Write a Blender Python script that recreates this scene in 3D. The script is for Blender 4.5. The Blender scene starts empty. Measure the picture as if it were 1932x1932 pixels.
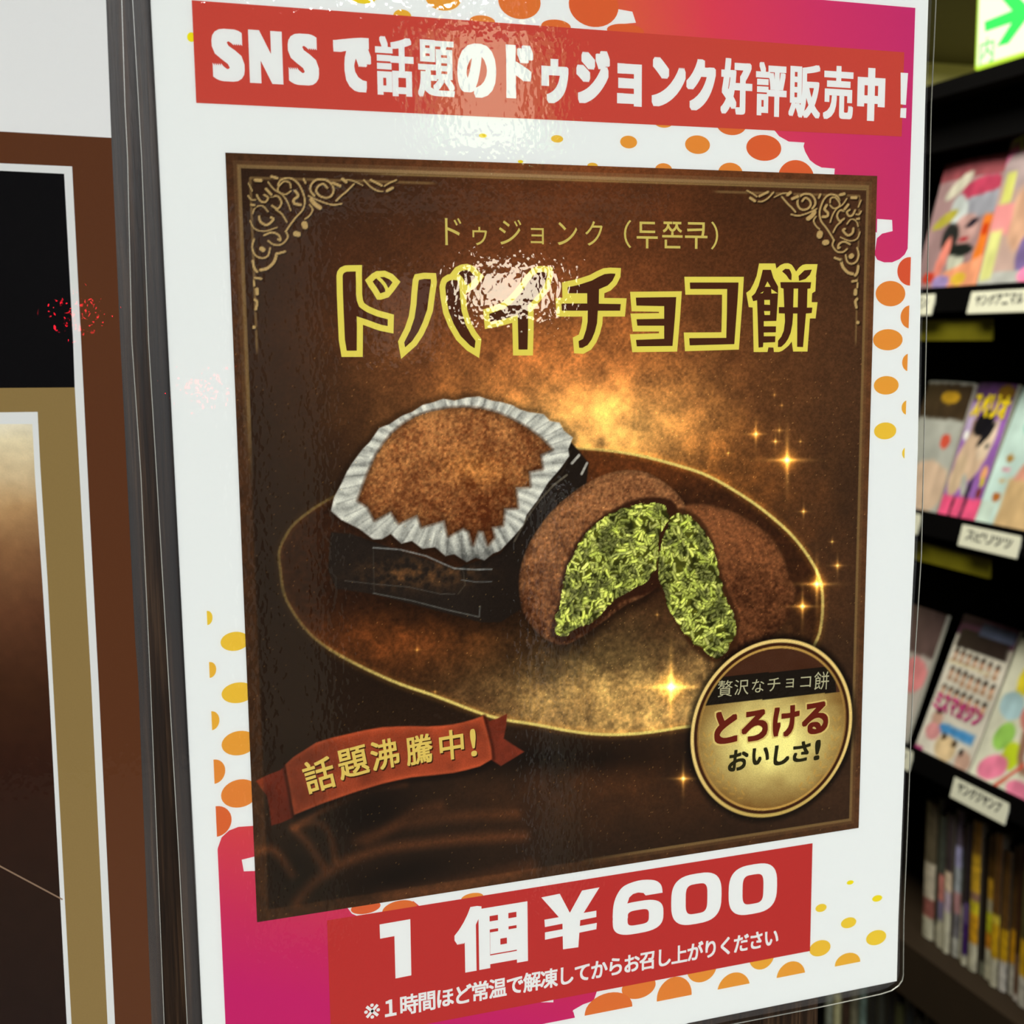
import bpy, bmesh, math, random
import numpy as np
from mathutils import Matrix, Vector
from mathutils.geometry import tessellate_polygon

random.seed(7)
COL = bpy.context.scene.collection
SC = bpy.context.scene

# ------------------------------------------------------------------ camera
# world: x along the poster wall, y into the wall, z up.  All measured points
# are relative to O, the lower left corner of the printed picture.
OX, OY, OZ = 0.0, 0.0, 1.35
O = Vector((OX, OY, OZ))
RW = np.array([[0.94679419, -0.32165221, -0.01098235],
               [-0.05462579, -0.12697707, -0.99040035],
               [0.31716995, 0.93830522, -0.13779166]])      # world -> camera (x right, y down, z ahead)
CAM = np.array([-0.03400467, -0.30768712, 0.14718588])
F, CX = 2360.62, 966.0
PW, PH = 0.179, 0.190964                                    # the printed picture, metres

cd = bpy.data.cameras.new('camera')
cam = bpy.data.objects.new('camera', cd)
COL.objects.link(cam)
cd.sensor_width = 36.0
cd.lens = F / 1932.0 * 36.0
cd.clip_start = 0.01
cd.clip_end = 50
cd.dof.use_dof = True
cd.dof.focus_distance = 0.338
cd.dof.aperture_fstop = 25.0
rot = Matrix(((RW[0, 0], -RW[1, 0], -RW[2, 0]), (RW[0, 1], -RW[1, 1], -RW[2, 1]), (RW[0, 2], -RW[1, 2], -RW[2, 2])))
cam.matrix_world = Matrix.Translation(Vector(CAM) + O) @ rot.to_4x4()
SC.camera = cam

# ------------------------------------------------------------------ world, exposure
w = bpy.data.worlds.new('world')
SC.world = w
w.use_nodes = True
w.node_tree.nodes['Background'].inputs[0].default_value = (0.9, 0.95, 1.0, 1)
w.node_tree.nodes['Background'].inputs[1].default_value = 0.02
SC.view_settings.view_transform = 'Standard'
SC.view_settings.look = 'None'
SC.view_settings.gamma = 1.0
SC.view_settings.use_curve_mapping = False
SC.view_settings.exposure = 0.0
LIGHT_FRONT, LIGHT_AISLE, LIGHT_DOWN = 222.0, 34.0, 7.0

# ------------------------------------------------------------------ basic helpers
def lin(c):
    c = np.asarray(c, float) / 255.0
    return np.where(c <= 0.04045, c / 12.92, ((c + 0.055) / 1.055) ** 2.4)

def L4(c):
    a = lin(c)
    return (float(a[0]), float(a[1]), float(a[2]), 1.0)

def ray(px, py):
    d = RW.T @ np.array([(px - CX) / F, (py - CX) / F, 1.0])
    return d / np.linalg.norm(d)

def onY(px, py, y=0.0):          # measured point on a plane parallel to the poster wall
    d = ray(px, py)
    return CAM + d * ((y - CAM[1]) / d[1])

def onX(px, py, x):              # measured point on a plane parallel to the rack front
    d = ray(px, py)
    return CAM + d * ((x - CAM[0]) / d[0])

def uv(px, py):                  # position on the poster plane, metres
    p = onY(px, py, 0.0)
    return (float(p[0]), float(p[2]))

def pix(X, Z):                   # inverse of uv for arrays
    q = np.stack([X - CAM[0], np.zeros_like(X) - CAM[1], Z - CAM[2]], -1) @ RW.T
    return CX + F * q[..., 0] / q[..., 2], CX + F * q[..., 1] / q[..., 2]

def link(o, parent=None):
    COL.objects.link(o)
    if parent is not None:
        o.parent = parent
    return o

def tag(o, label=None, cat=None, group=None, kind=None):
    if label: o['label'] = label
    if cat: o['category'] = cat
    if group: o['group'] = group
    if kind: o['kind'] = kind
    return o

def mesh(name, verts, faces, mat, parent=None, loc=(0, 0, 0), smooth=False):
    me = bpy.data.meshes.new(name)
    me.from_pydata([tuple(map(float, v)) for v in verts], [], faces)
    me.validate()
    if isinstance(mat, (list, tuple)):
        for m in mat: me.materials.append(m)
    elif mat is not None:
        me.materials.append(mat)
    if smooth:
        me.polygons.foreach_set('use_smooth', [True] * len(me.polygons))
    o = bpy.data.objects.new(name, me)
    o.location = loc
    return link(o, parent)

def empty(name, loc, parent=None):
    o = bpy.data.objects.new(name, None)
    o.empty_display_size = 0.05
    o.location = Vector(loc) + (O if parent is None else Vector())
    return link(o, parent)

def box_geo(x0, x1, y0, y1, z0, z1):
    v = [(x0, y0, z0), (x1, y0, z0), (x1, y1, z0), (x0, y1, z0), (x0, y0, z1), (x1, y0, z1), (x1, y1, z1), (x0, y1, z1)]
    f = [(0, 3, 2, 1), (4, 5, 6, 7), (0, 1, 5, 4), (1, 2, 6, 5), (2, 3, 7, 6), (3, 0, 4, 7)]
    return v, f

def box(name, x0, x1, y0, y1, z0, z1, mat, parent=None, bevel=0.0):
    """a box; when it has no parent its origin sits at its base centre"""
    if parent is None:
        b = ((x0 + x1) / 2, (y0 + y1) / 2, z0)
        v, f = box_geo(x0 - b[0], x1 - b[0], y0 - b[1], y1 - b[1], 0, z1 - z0)
        o = mesh(name, v, f, mat, None, Vector(b) + O)
    else:
        v, f = box_geo(x0, x1, y0, y1, z0, z1)
        o = mesh(name, v, f, mat, parent)
    if bevel:
        m = o.modifiers.new('bevel', 'BEVEL'); m.width = bevel; m.segments = 2
    return o

# ------------------------------------------------------------------ materials
def new_mat(name):
    m = bpy.data.materials.new(name)
    m.use_nodes = True
    nt = m.node_tree
    return m, nt, nt.nodes['Principled BSDF']

def plain(name, c, rough=0.6, spec=0.3, var=0.04, scale=60.0, metal=0.0):
    m, nt, b = new_mat(name)
    tc = nt.nodes.new('ShaderNodeTexCoord')
    nz = nt.nodes.new('ShaderNodeTexNoise'); nz.inputs['Scale'].default_value = scale
    mx = nt.nodes.new('ShaderNodeMix'); mx.data_type = 'RGBA'
    a = np.clip(lin(c), 0, 1)
    mx.inputs['A'].default_value = (*[float(v) for v in a * (1 - var)], 1)
    mx.inputs['B'].default_value = (*[float(v) for v in np.clip(a * (1 + var), 0, 1)], 1)
    nt.links.new(tc.outputs['Object'], nz.inputs['Vector'])
    nt.links.new(nz.outputs['Fac'], mx.inputs['Factor'])
    nt.links.new(mx.outputs['Result'], b.inputs['Base Color'])
    b.inputs['Roughness'].default_value = rough
    b.inputs['Specular IOR Level'].default_value = spec
    b.inputs['Metallic'].default_value = metal
    return m

def ink(name, c, var=0.03):
    return plain(name, c, 0.75, 0.0, var, 2500.0)

def attr_mat(name, rough=0.75, spec=0.0, grain=0.0, gscale=3000.0):
    m, nt, b = new_mat(name)
    at = nt.nodes.new('ShaderNodeAttribute'); at.attribute_name = 'ink'
    out = at.outputs['Color']
    if grain:
        tc = nt.nodes.new('ShaderNodeTexCoord')
        nz = nt.nodes.new('ShaderNodeTexNoise'); nz.inputs['Scale'].default_value = gscale; nz.inputs['Detail'].default_value = 3
        mr = nt.nodes.new('ShaderNodeMapRange')
        mr.inputs['From Min'].default_value = 0.25; mr.inputs['From Max'].default_value = 0.75
        mr.inputs['To Min'].default_value = 1 - grain; mr.inputs['To Max'].default_value = 1 + grain
        vm = nt.nodes.new('ShaderNodeVectorMath'); vm.operation = 'SCALE'
        nt.links.new(tc.outputs['Object'], nz.inputs['Vector'])
        nt.links.new(nz.outputs['Fac'], mr.inputs['Value'])
        nt.links.new(out, vm.inputs[0]); nt.links.new(mr.outputs['Result'], vm.inputs['Scale'])
        out = vm.outputs['Vector']
    nt.links.new(out, b.inputs['Base Color'])
    b.inputs['Roughness'].default_value = rough
    b.inputs['Specular IOR Level'].default_value = spec
    return m

def emit_mat(name, c, s):
    m, nt, b = new_mat(name)
    b.inputs['Base Color'].default_value = (0.02, 0.02, 0.02, 1)
    b.inputs['Emission Color'].default_value = L4(c)
    b.inputs['Emission Strength'].default_value = s
    return m

def film_mat(name, haze, bump_h):
    m = bpy.data.materials.new(name); m.use_nodes = True
    nt = m.node_tree; nt.nodes.clear()
    N = nt.nodes.new
    out = N('ShaderNodeOutputMaterial'); tr = N('ShaderNodeBsdfTransparent'); gl = N('ShaderNodeBsdfGlossy')
    df = N('ShaderNodeBsdfDiffuse'); fr = N('ShaderNodeFresnel'); m1 = N('ShaderNodeMixShader'); m2 = N('ShaderNodeMixShader')
    tc = N('ShaderNodeTexCoord'); mp = N('ShaderNodeMapping'); nz = N('ShaderNodeTexNoise'); n2 = N('ShaderNodeTexNoise')
    ad = N('ShaderNodeMath'); bu = N('ShaderNodeBump')
    mp.inputs['Scale'].default_value = (1.2, 1.0, 0.8)
    nz.inputs['Scale'].default_value = 480.0; nz.inputs['Detail'].default_value = 1.5
    n2.inputs['Scale'].default_value = 60.0; n2.inputs['Detail'].default_value = 1.0
    ad.operation = 'MULTIPLY_ADD'; ad.inputs[1].default_value = 0.8
    bu.inputs['Strength'].default_value = 1.0; bu.inputs['Distance'].default_value = bump_h
    gl.inputs['Roughness'].default_value = 0.006
    df.inputs['Color'].default_value = (0.85, 0.86, 0.88, 1)
    fr.inputs['IOR'].default_value = 1.5
    tr.inputs['Color'].default_value = (0.985, 0.985, 0.98, 1)
    lk = nt.links.new
    lk(tc.outputs['Object'], mp.inputs['Vector'])
    lk(mp.outputs['Vector'], nz.inputs['Vector']); lk(mp.outputs['Vector'], n2.inputs['Vector'])
    lk(n2.outputs['Fac'], ad.inputs[0]); lk(nz.outputs['Fac'], ad.inputs[2])
    lk(ad.outputs[0], bu.inputs['Height'])
    lk(bu.outputs['Normal'], gl.inputs['Normal'])
    m1.inputs[0].default_value = haze
    lk(tr.outputs[0], m1.inputs[1]); lk(df.outputs[0], m1.inputs[2])
    lk(fr.outputs[0], m2.inputs[0]); lk(m1.outputs[0], m2.inputs[1]); lk(gl.outputs[0], m2.inputs[2])
    lk(m2.outputs[0], out.inputs[0])
    return m

def wood_mat():
    m, nt, b = new_mat('dark wood grain')
    N = nt.nodes.new; lk = nt.links.new
    tc = N('ShaderNodeTexCoord'); mp = N('ShaderNodeMapping'); mp.inputs['Scale'].default_value = (900, 900, 18)
    nz = N('ShaderNodeTexNoise'); nz.inputs['Scale'].default_value = 1.0; nz.inputs['Detail'].default_value = 5; nz.inputs['Roughness'].default_value = 0.65
    cr = N('ShaderNodeValToRGB')
    e = cr.color_ramp.elements
    e[0].position = 0.36; e[0].color = L4((24, 15, 8)); e[1].position = 0.72; e[1].color = L4((82, 60, 40))
    x = cr.color_ramp.elements.new(0.52); x.color = L4((44, 29, 17))
    bu = N('ShaderNodeBump'); bu.inputs['Distance'].default_value = 0.0003; bu.inputs['Strength'].default_value = 0.6
    lk(tc.outputs['Object'], mp.inputs['Vector']); lk(mp.outputs['Vector'], nz.inputs['Vector'])
    lk(nz.outputs['Fac'], cr.inputs['Fac']); lk(cr.outputs['Color'], b.inputs['Base Color'])
    lk(nz.outputs['Fac'], bu.inputs['Height']); lk(bu.outputs['Normal'], b.inputs['Normal'])
    b.inputs['Roughness'].default_value = 0.42; b.inputs['Specular IOR Level'].default_value = 0.3
    return m

M_WOOD = wood_mat()
M_PAPER = ink('white paper', (236, 238, 234), 0.012)
M_WHITE = ink('white ink', (236, 237, 233), 0.012)
M_RED = ink('red banner ink', (206, 80, 66), 0.05)
M_RED2 = ink('red price ink', (196, 58, 54), 0.05)
M_PIC = attr_mat('picture print', grain=0.16, gscale=2600)
M_GOLDLET = ink('yellow lettering ink', (232, 218, 96), 0.03)
M_PALEGOLD = ink('pale gold lettering ink', (216, 198, 104), 0.05)
M_TITLEIN = ink('title brown ink', (82, 44, 26), 0.12)
M_FILM = film_mat('laminate film', 0.002, 3.4e-5)
M_FILM2 = film_mat('laminate film rear layer', 0.045, 3.0e-5)
M_EDGE = plain('film edge', (196, 196, 184), 0.3, 0.6, 0.2, 300)  # highlight along the cut edge, put into the colour
M_WALL = plain('beige wall', (190, 188, 130), 0.8, 0.2, 0.05, 3)
M_WALLD = plain('dim back wall', (24, 21, 18), 0.8, 0.2, 0.08, 3)
M_CEIL = plain('ceiling board', (72, 68, 42), 0.85, 0.1, 0.06, 5)
M_FLOOR = plain('floor tile', (70, 60, 50), 0.4, 0.4, 0.15, 6)
M_BLACK = plain('black rack laminate', (6, 5, 5), 0.85, 0.05, 0.15, 20)
M_DBROWN = plain('brown shelf edge', (46, 35, 23), 0.7, 0.15, 0.1, 20)
M_TAG = plain('tag plastic', (222, 220, 196), 0.5, 0.3, 0.02, 60)
M_TAGINK = plain('tag ink', (95, 95, 92), 0.7, 0.0, 0.05, 60)
M_STRIP = plain('olive strip', (105, 98, 10), 0.6, 0.2, 0.2, 30)
M_BLOCK = plain('magazine block', (92, 84, 70), 0.8, 0.1, 0.1, 300)
M_PAGES = plain('paper pages', (205, 200, 180), 0.8, 0.1, 0.08, 400)

# ------------------------------------------------------------------ the room
def quad(name, pts, mat):
    c = Vector((sum(p[0] for p in pts) / 4, sum(p[1] for p in pts) / 4, sum(p[2] for p in pts) / 4))
    o = mesh(name, [Vector(p) - c for p in pts], [(0, 1, 2, 3)], mat, None, c + O)
    o['kind'] = 'structure'
    return o

X0, X1, Y0, Y1, Z0, Z1 = -2.6, 4.4, -4.2, 4.0, -1.35, 1.2
def slab(name, a, mat):
    o = box(name, *a, mat); o['kind'] = 'structure'; return o
slab('floor', (X0, X1, Y0, Y1, Z0 - .05, Z0), M_FLOOR)
slab('ceiling', (X0, X1, Y0, Y1, Z1, Z1 + .05), M_CEIL)
slab('wall_back', (X0, X1, Y0 - .05, Y0, Z0, Z1), M_WALLD)
slab('wall_far', (X0, X1, Y1, Y1 + .05, Z0, Z1), M_WALL)
slab('wall_left', (X0 - .05, X0, Y0, Y1, Z0, Z1), M_WALLD)
slab('wall_right', (X1, X1 + .05, Y0, Y1, Z0, Z1), M_WALL)
# the dark wooden partition carrying both posters; the right poster hangs past its edge
part = slab('wall_front', (-0.9, 0.1686, 0.0035, 0.045, Z0, Z1), M_WOOD)
part['label'] = 'dark brown wood grained partition panel behind the two posters'

def ceiling_light(x, y, sx, sy, power, color, label):
    t = empty('ceiling_light', (x, y, Z1 - 0.03))
    tag(t, label, 'ceiling light')
    box('light_housing', -sx / 2 - .03, sx / 2 + .03, -sy / 2 - .03, sy / 2 + .03, 0.0, 0.03, plain('lamp housing', (200, 200, 195)), t)
    ld = bpy.data.lights.new('lamp', 'AREA'); ld.shape = 'RECTANGLE'; ld.size = sx; ld.size_y = sy
    ld.energy = power; ld.color = color
    o = bpy.data.objects.new('lamp', ld); o.location = (0, 0, -0.004)
    link(o, t)
ceiling_light(0.35, -3.0, 1.6, 0.9, LIGHT_FRONT, (0.975, 1.0, 1.03), 'wide ceiling light panel behind the camera facing the poster wall')
ceiling_light(0.35, -1.3, 1.0, 0.4, LIGHT_DOWN, (0.975, 1.0, 1.03), 'narrow ceiling light panel closest to the posters')
ceiling_light(3.2, 2.6, 1.0, 0.5, 112.0, (1.0, 0.97, 0.80), 'added ceiling light panel that brightens the far end of the shop')  # unseen lamp, added to brighten the far wall
ceiling_light(0.35, 1.0, 0.5, 1.2, LIGHT_AISLE, (1.0, 0.98, 0.86), 'long ceiling light panel above the magazine aisle')

# unseen pale frame, added so the laminate mirrors grey streaks
t = empty('reflection_frame', (0.84, -2.72, Z0)); tag(t, 'unseen pale grey frame added across the room for its reflection', 'frame')
M_STEEL = plain('pale steel', (225, 222, 214), 0.5, 0.3, 0.05, 8)
box('post', -.51, -.35, 0, .05, 0, 1.79, M_STEEL, t)
box('post', .22, .31, 0, .05, 0, 1.1, M_STEEL, t)
box('top_rail', -.35, .52, 0, .05, 1.80, 1.845, M_STEEL, t)

# ------------------------------------------------------------------ polygon helpers on the poster plane
def crop(ox, oy, s, pts):
    return [(ox + x / s, oy + y / s) for x, y in pts]

def smooth_pts(pts, n=6, closed=False):
    P = [np.array(p, float) for p in pts]
    out = []
    m = len(P)
    rng = range(m) if closed else range(m - 1)
    for i in rng:
        if closed: a, b, c, d = P[i - 1], P[i], P[(i + 1) % m], P[(i + 2) % m]
        else: a, b, c, d = P[max(i - 1, 0)], P[i], P[i + 1], P[min(i + 2, m - 1)]
        for k in range(n):
            t_ = k / n
            out.append(tuple(0.5 * ((2 * b) + (c - a) * t_ + (2 * a - 5 * b + 4 * c - d) * t_ ** 2 + (3 * b - a - 3 * c + d) * t_ ** 3)))
    if not closed: out.append(tuple(P[-1]))
    return out

def clip_half(poly, nx, nz, d):          # keep nx*x+nz*z <= d
    out = []
    for i in range(len(poly)):
        a, b = poly[i], poly[(i + 1) % len(poly)]
        da, db = nx * a[0] + nz * a[1] - d, nx * b[0] + nz * b[1] - d
        if da <= 0: out.append(a)
        if (da < 0) != (db < 0) and da != db:
            s_ = da / (da - db)
            out.append((a[0] + (b[0] - a[0]) * s_, a[1] + (b[1] - a[1]) * s_))
    return out

class Flat:
    """collects flat polygons lying on the poster plane at a print layer"""
    def __init__(self, y): self.y = y; self.v = []; self.f = []
    def poly(self, pts):
        if len(pts) < 3: return
        b = len(self.v)
        self.k = getattr(self, 'k', 0) + 1
        yy = self.y - 6e-7 * self.k
        self.v += [(p[0], yy, p[1]) for p in pts]
        for tri in tessellate_polygon([[Vector((p[0], p[1], 0)) for p in pts]]):
            self.f.append(tuple(b + i for i in tri))
    def px(self, pts): self.poly([uv(*p) for p in pts])
    def stroke(self, pts, wd, closed=True):      # mitred ribbon, plane metres
        P = [np.array(p, float) for p in pts]
        n = len(P); A = []; B = []
        for i in range(n):
            if closed or 0 < i < n - 1: d0 = P[i] - P[i - 1]; d1 = P[(i + 1) % n] - P[i]
            elif i == 0: d0 = d1 = P[1] - P[0]
            else: d0 = d1 = P[i] - P[i - 1]
            d0 = d0 / (np.linalg.norm(d0) + 1e-12); d1 = d1 / (np.linalg.norm(d1) + 1e-12)
            n0 = np.array([-d0[1], d0[0]]); n1 = np.array([-d1[1], d1[0]])
            mm = n0 + n1; mm /= (np.linalg.norm(mm) + 1e-9)
            k = min(1.0 / max(float(mm @ n1), 0.35), 2.2)
            A.append(P[i] + mm * k * wd / 2); B.append(P[i] - mm * k * wd / 2)
        b = len(self.v)
        self.k = getattr(self, 'k', 0) + 1
        yy = self.y - 6e-7 * self.k
        for a, c in zip(A, B): self.v += [(a[0], yy, a[1]), (c[0], yy, c[1])]
        for i in range(n if closed else n - 1):
            j = (i + 1) % n
            self.f.append((b + 2 * i, b + 2 * i + 1, b + 2 * j + 1, b + 2 * j))
    def strokepx(self, pts, wpx, closed=True):
        self.stroke([uv(*p) for p in pts], wpx * 0.000146, closed)
    def build(self, name, mat, parent):
        return mesh(name, self.v, self.f, mat, parent)

# glyphs of the built-in font, measured once each
GC = {}
def glyph(ch):
    if ch not in GC:
        cu = bpy.data.curves.new('g', 'FONT'); cu.body = ch; cu.resolution_u = 4; cu.fill_mode = 'FRONT'
        o = bpy.data.objects.new('g', cu); COL.objects.link(o)
        me = bpy.data.meshes.new_from_object(o.evaluated_get(bpy.context.evaluated_depsgraph_get()))
        v = np.array([(a.co.x, a.co.y) for a in me.vertices])
        fc = [tuple(p.vertices) for p in me.polygons]
        bpy.data.objects.remove(o); bpy.data.curves.remove(cu); bpy.data.meshes.remove(me)
        GC[ch] = (v, fc)
    return GC[ch]

def put(fl, ch, xc, zc, W, H, dil=0.0, rot=0.0, dv=None, slant=0.0):
    """glyph fitted in a W x H box centred on (xc, zc) of the plane; dil thickens the strokes with square corners"""
    v, fc = glyph(ch)
    lo, hi = v.min(0), v.max(0)
    dv = dil if dv is None else dv
    sx = (W - 2 * dil) / (hi[0] - lo[0]); sz = (H - 2 * dv) / (hi[1] - lo[1])
    q = (v - (lo + hi) / 2) * [sx, sz]
    q[:, 0] += q[:, 1] * slant
    offs = [(0, 0)]
    if dil or dv:
        g = [-1, -0.5, 0, 0.5, 1] if max(dil, dv) > 0.00045 else [-1, 0, 1]
        offs = [(a * dil, b * dv) for a in g for b in g if max(abs(a), abs(b)) == 1] + [(0, 0)]
    c, s = math.cos(rot), math.sin(rot)
    for k, (ox, oz) in enumerate(offs):
        r = q + [ox, oz]
        r = np.stack([r[:, 0] * c - r[:, 1] * s, r[:, 0] * s + r[:, 1] * c], 1) + [xc, zc]
        b = len(fl.v)
        yy = fl.y - 1e-7 * k
        fl.v += [(float(p[0]), yy, float(p[1])) for p in r]
        fl.f += [tuple(b + i for i in f) for f in fc]

def jac(px, py):
    a = uv(px, py)
    X, Z = np.array([a[0], a[0] + 1e-4, a[0]]), np.array([a[1], a[1], a[1] + 1e-4])
    x, y = pix(X, Z)
    return a, np.array([[x[1] - x[0], x[2] - x[0]], [y[1] - y[0], y[2] - y[0]]]) / 1e-4

def putpx(fl, ch, x0, x1, y0, y1, dil=0.0, dv=None):
    """upright glyph whose bounding box in the measured frame is x0..x1, y0..y1"""
    a, J = jac((x0 + x1) / 2, (y0 + y1) / 2)
    A = np.abs(J)
    W, H = np.linalg.solve(A, [x1 - x0, y1 - y0])
    put(fl, ch, a[0], a[1], W, H, dil, 0.0, dv)

# ------------------------------------------------------------------ numpy painting of the flat printed picture
def vnoise(x, y, s, seed):
    r = np.random.RandomState(seed).rand(256, 256)
    x, y = x / s, y / s
    xi, yi = np.floor(x).astype(int), np.floor(y).astype(int)
    fx, fy = x - xi, y - yi
    fx = fx * fx * (3 - 2 * fx); fy = fy * fy * (3 - 2 * fy)
    a, b = xi & 255, (xi + 1) & 255
    c, d = yi & 255, (yi + 1) & 255
    return (r[c, a] * (1 - fx) + r[c, b] * fx) * (1 - fy) + (r[d, a] * (1 - fx) + r[d, b] * fx) * fy

def fbm(x, y, s, seed, n=4):
    t_, amp, tot = 0, 1.0, 0
    for i in range(n):
        t_ = t_ + amp * vnoise(x, y, s, seed + i); tot += amp; s *= 0.5; amp *= 0.6
    return t_ / tot

def ss(a, b, x):
    k = np.clip((x - a) / (b - a), 0, 1)
    return k * k * (3 - 2 * k)

class Canvas:
    def __init__(self, X, Z):
        self.X, self.Z = X, Z
        self.x, self.y = pix(X, Z)
        self.c = np.zeros((len(X), 3))
    def sel(self, pts, m):
        p = np.array(pts)
        return np.nonzero((self.x > p[:, 0].min() - m) & (self.x < p[:, 0].max() + m) & (self.y > p[:, 1].min() - m) & (self.y < p[:, 1].max() + m))[0]
    def sdist(self, pts, idx):
        x, y = self.x[idx], self.y[idx]
        d = np.full(len(idx), 1e9); ins = np.zeros(len(idx), bool)
        n = len(pts)
        for i in range(n):
            (ax, ay), (bx, by) = pts[i], pts[(i + 1) % n]
            ex, ey = bx - ax, by - ay
            t_ = np.clip(((x - ax) * ex + (y - ay) * ey) / (ex * ex + ey * ey + 1e-9), 0, 1)
            d = np.minimum(d, (x - ax - t_ * ex) ** 2 + (y - ay - t_ * ey) ** 2)
            if ay != by:
                cr = ((ay > y) != (by > y)) & (x < (bx - ax) * (y - ay) / (by - ay) + ax)
                ins ^= cr
        d = np.sqrt(d)
        return np.where(ins, -d, d)
    def blend(self, idx, col, a):
        col = np.asarray(col, float)
        a = a[:, None]
        self.c[idx] = self.c[idx] * (1 - a) + col * a
    def fill(self, pts, col, soft=1.2, alpha=1.0, shade=None):
        idx = self.sel(pts, soft * 2 + 2)
        sd = self.sdist(pts, idx)
        a = (1 - ss(-soft, soft, sd)) * alpha
        if shade is not None: col = shade(self.x[idx], self.y[idx], sd)
        self.blend(idx, col, a)
    def line(self, pts, wd, col, alpha=1.0, soft=1.0, closed=False, add=False, var=None):
        idx = self.sel(pts, wd + soft * 2 + 2)
        x, y = self.x[idx], self.y[idx]
        d = np.full(len(idx), 1e9)
        n = len(pts)
        for i in range(n if closed else n - 1):
            (ax, ay), (bx, by) = pts[i], pts[(i + 1) % n]
            ex, ey = bx - ax, by - ay
            t_ = np.clip(((x - ax) * ex + (y - ay) * ey) / (ex * ex + ey * ey + 1e-9), 0, 1)
            d = np.minimum(d, (x - ax - t_ * ex) ** 2 + (y - ay - t_ * ey) ** 2)
        d = np.sqrt(d)
        a = (1 - ss(wd / 2 - soft, wd / 2 + soft, d)) * alpha
        if var is not None: a = a * var(x, y)
        if add: self.c[idx] += np.asarray(col, float) * a[:, None]
        else: self.blend(idx, col, a)
    def glow(self, cx, cy, sx, sy, col, amp=1.0, rot=0.0, p=1.0):
        c, s = math.cos(rot), math.sin(rot)
        dx, dy = self.x - cx, self.y - cy
        q = ((dx * c + dy * s) / sx) ** 2 + ((-dx * s + dy * c) / sy) ** 2
        self.c += np.asarray(col, float) * (amp * np.exp(-q ** p))[:, None]
    def dark(self, cx, cy, sx, sy, k, rot=0.0):
        c, s = math.cos(rot), math.sin(rot)
        dx, dy = self.x - cx, self.y - cy
        q = ((dx * c + dy * s) / sx) ** 2 + ((-dx * s + dy * c) / sy) ** 2
        self.c *= (1 - k * np.exp(-q))[:, None]

def grid_obj(name, nx, nz, x0, x1, z0, z1, y, mat, parent, paint):
    gx, gz = np.meshgrid(np.linspace(x0, x1, nx), np.linspace(z0, z1, nz))
    X, Z = gx.ravel(), gz.ravel()
    cv = Canvas(X, Z)
    paint(cv)
    me = bpy.data.meshes.new(name)
    nv = nx * nz; nf = (nx - 1) * (nz - 1)
    me.vertices.add(nv); me.loops.add(nf * 4); me.polygons.add(nf)
    me.vertices.foreach_set('co', np.stack([X, np.full(nv, y), Z], 1).astype(np.float32).ravel())
    i = (np.arange(nz - 1)[:, None] * nx + np.arange(nx - 1)[None, :]).ravel()
    me.loops.foreach_set('vertex_index', np.stack([i, i + 1, i + nx + 1, i + nx], 1).astype(np.int32).ravel())
    me.polygons.foreach_set('loop_start', (np.arange(nf) * 4).astype(np.int32))
    me.update(calc_edges=True)
    at = me.color_attributes.new('ink', 'FLOAT_COLOR', 'POINT')
    lc = lin(np.clip(cv.c, 0, 255))
    at.data.foreach_set('color', np.concatenate([lc, np.ones((nv, 1))], 1).astype(np.float32).ravel())
    me.materials.append(mat)
    o = bpy.data.objects.new(name, me)
    return link(o, parent)

# ---- measured outlines (crop origin, scale) -------------------------------------------------
C5 = lambda p: crop(644, 644, 3, p)
C6 = lambda p: crop(1288, 644, 3, p)
CR = lambda p: crop(470, 1320, 3.578, p)
CO = lambda p: crop(420, 280, 5.367, p)

PLATE = smooth_pts([(527, 1040), (540, 1010), (562, 982), (617, 944), (700, 905), (800, 868), (930, 848), (1091, 846), (1194, 857), (1288, 881), (1338, 899), (1388, 927),
                    (1438, 961), (1488, 1004), (1521, 1044), (1545, 1087), (1552, 1130), (1549, 1180), (1538, 1214), (1505, 1275), (1440, 1330), (1360, 1362), (1288, 1372),
                    (1215, 1383), (1144, 1386), (1080, 1380), (1011, 1367), (927, 1352), (821, 1313), (741, 1285), (644, 1238), (583, 1194), (540, 1131), (529, 1075)], 4, True)
TRAY = C5([(-60, 1080), (60, 1090), (170, 1130), (640, 1285), (900, 1200), (1100, 900), (1240, 640), (1300, 570), (1345, 620), (1400, 690), (1385, 820), (1330, 1000), (1200, 1250), (1040, 1500), (900, 1590), (790, 1590), (450, 1500), (180, 1430), (-30, 1400), (-75, 1300)])
CUP = C5([(-60, 960), (-40, 880), (0, 805), (30, 740), (60, 690), (120, 610), (160, 570), (215, 490), (270, 470), (345, 420), (400, 400), (460, 360), (520, 345), (575, 325), (640, 335), (710, 318), (780, 312), (850, 335),
          (910, 345), (970, 362), (1010, 385), (1060, 400), (1145, 412), (1180, 450), (1235, 460), (1260, 505), (1310, 545), (1285, 610), (1290, 650), (1240, 720), (1170, 800), (1140, 850), (1110, 900), (1050, 980), (1030, 1040), (980, 1100),
          (900, 1185), (860, 1200), (810, 1240), (760, 1225), (710, 1250), (640, 1205), (590, 1215), (530, 1165), (460, 1175), (400, 1130), (340, 1145), (280, 1090), (230, 1120), (180, 1120), (100, 1060), (0, 1010)])
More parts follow.
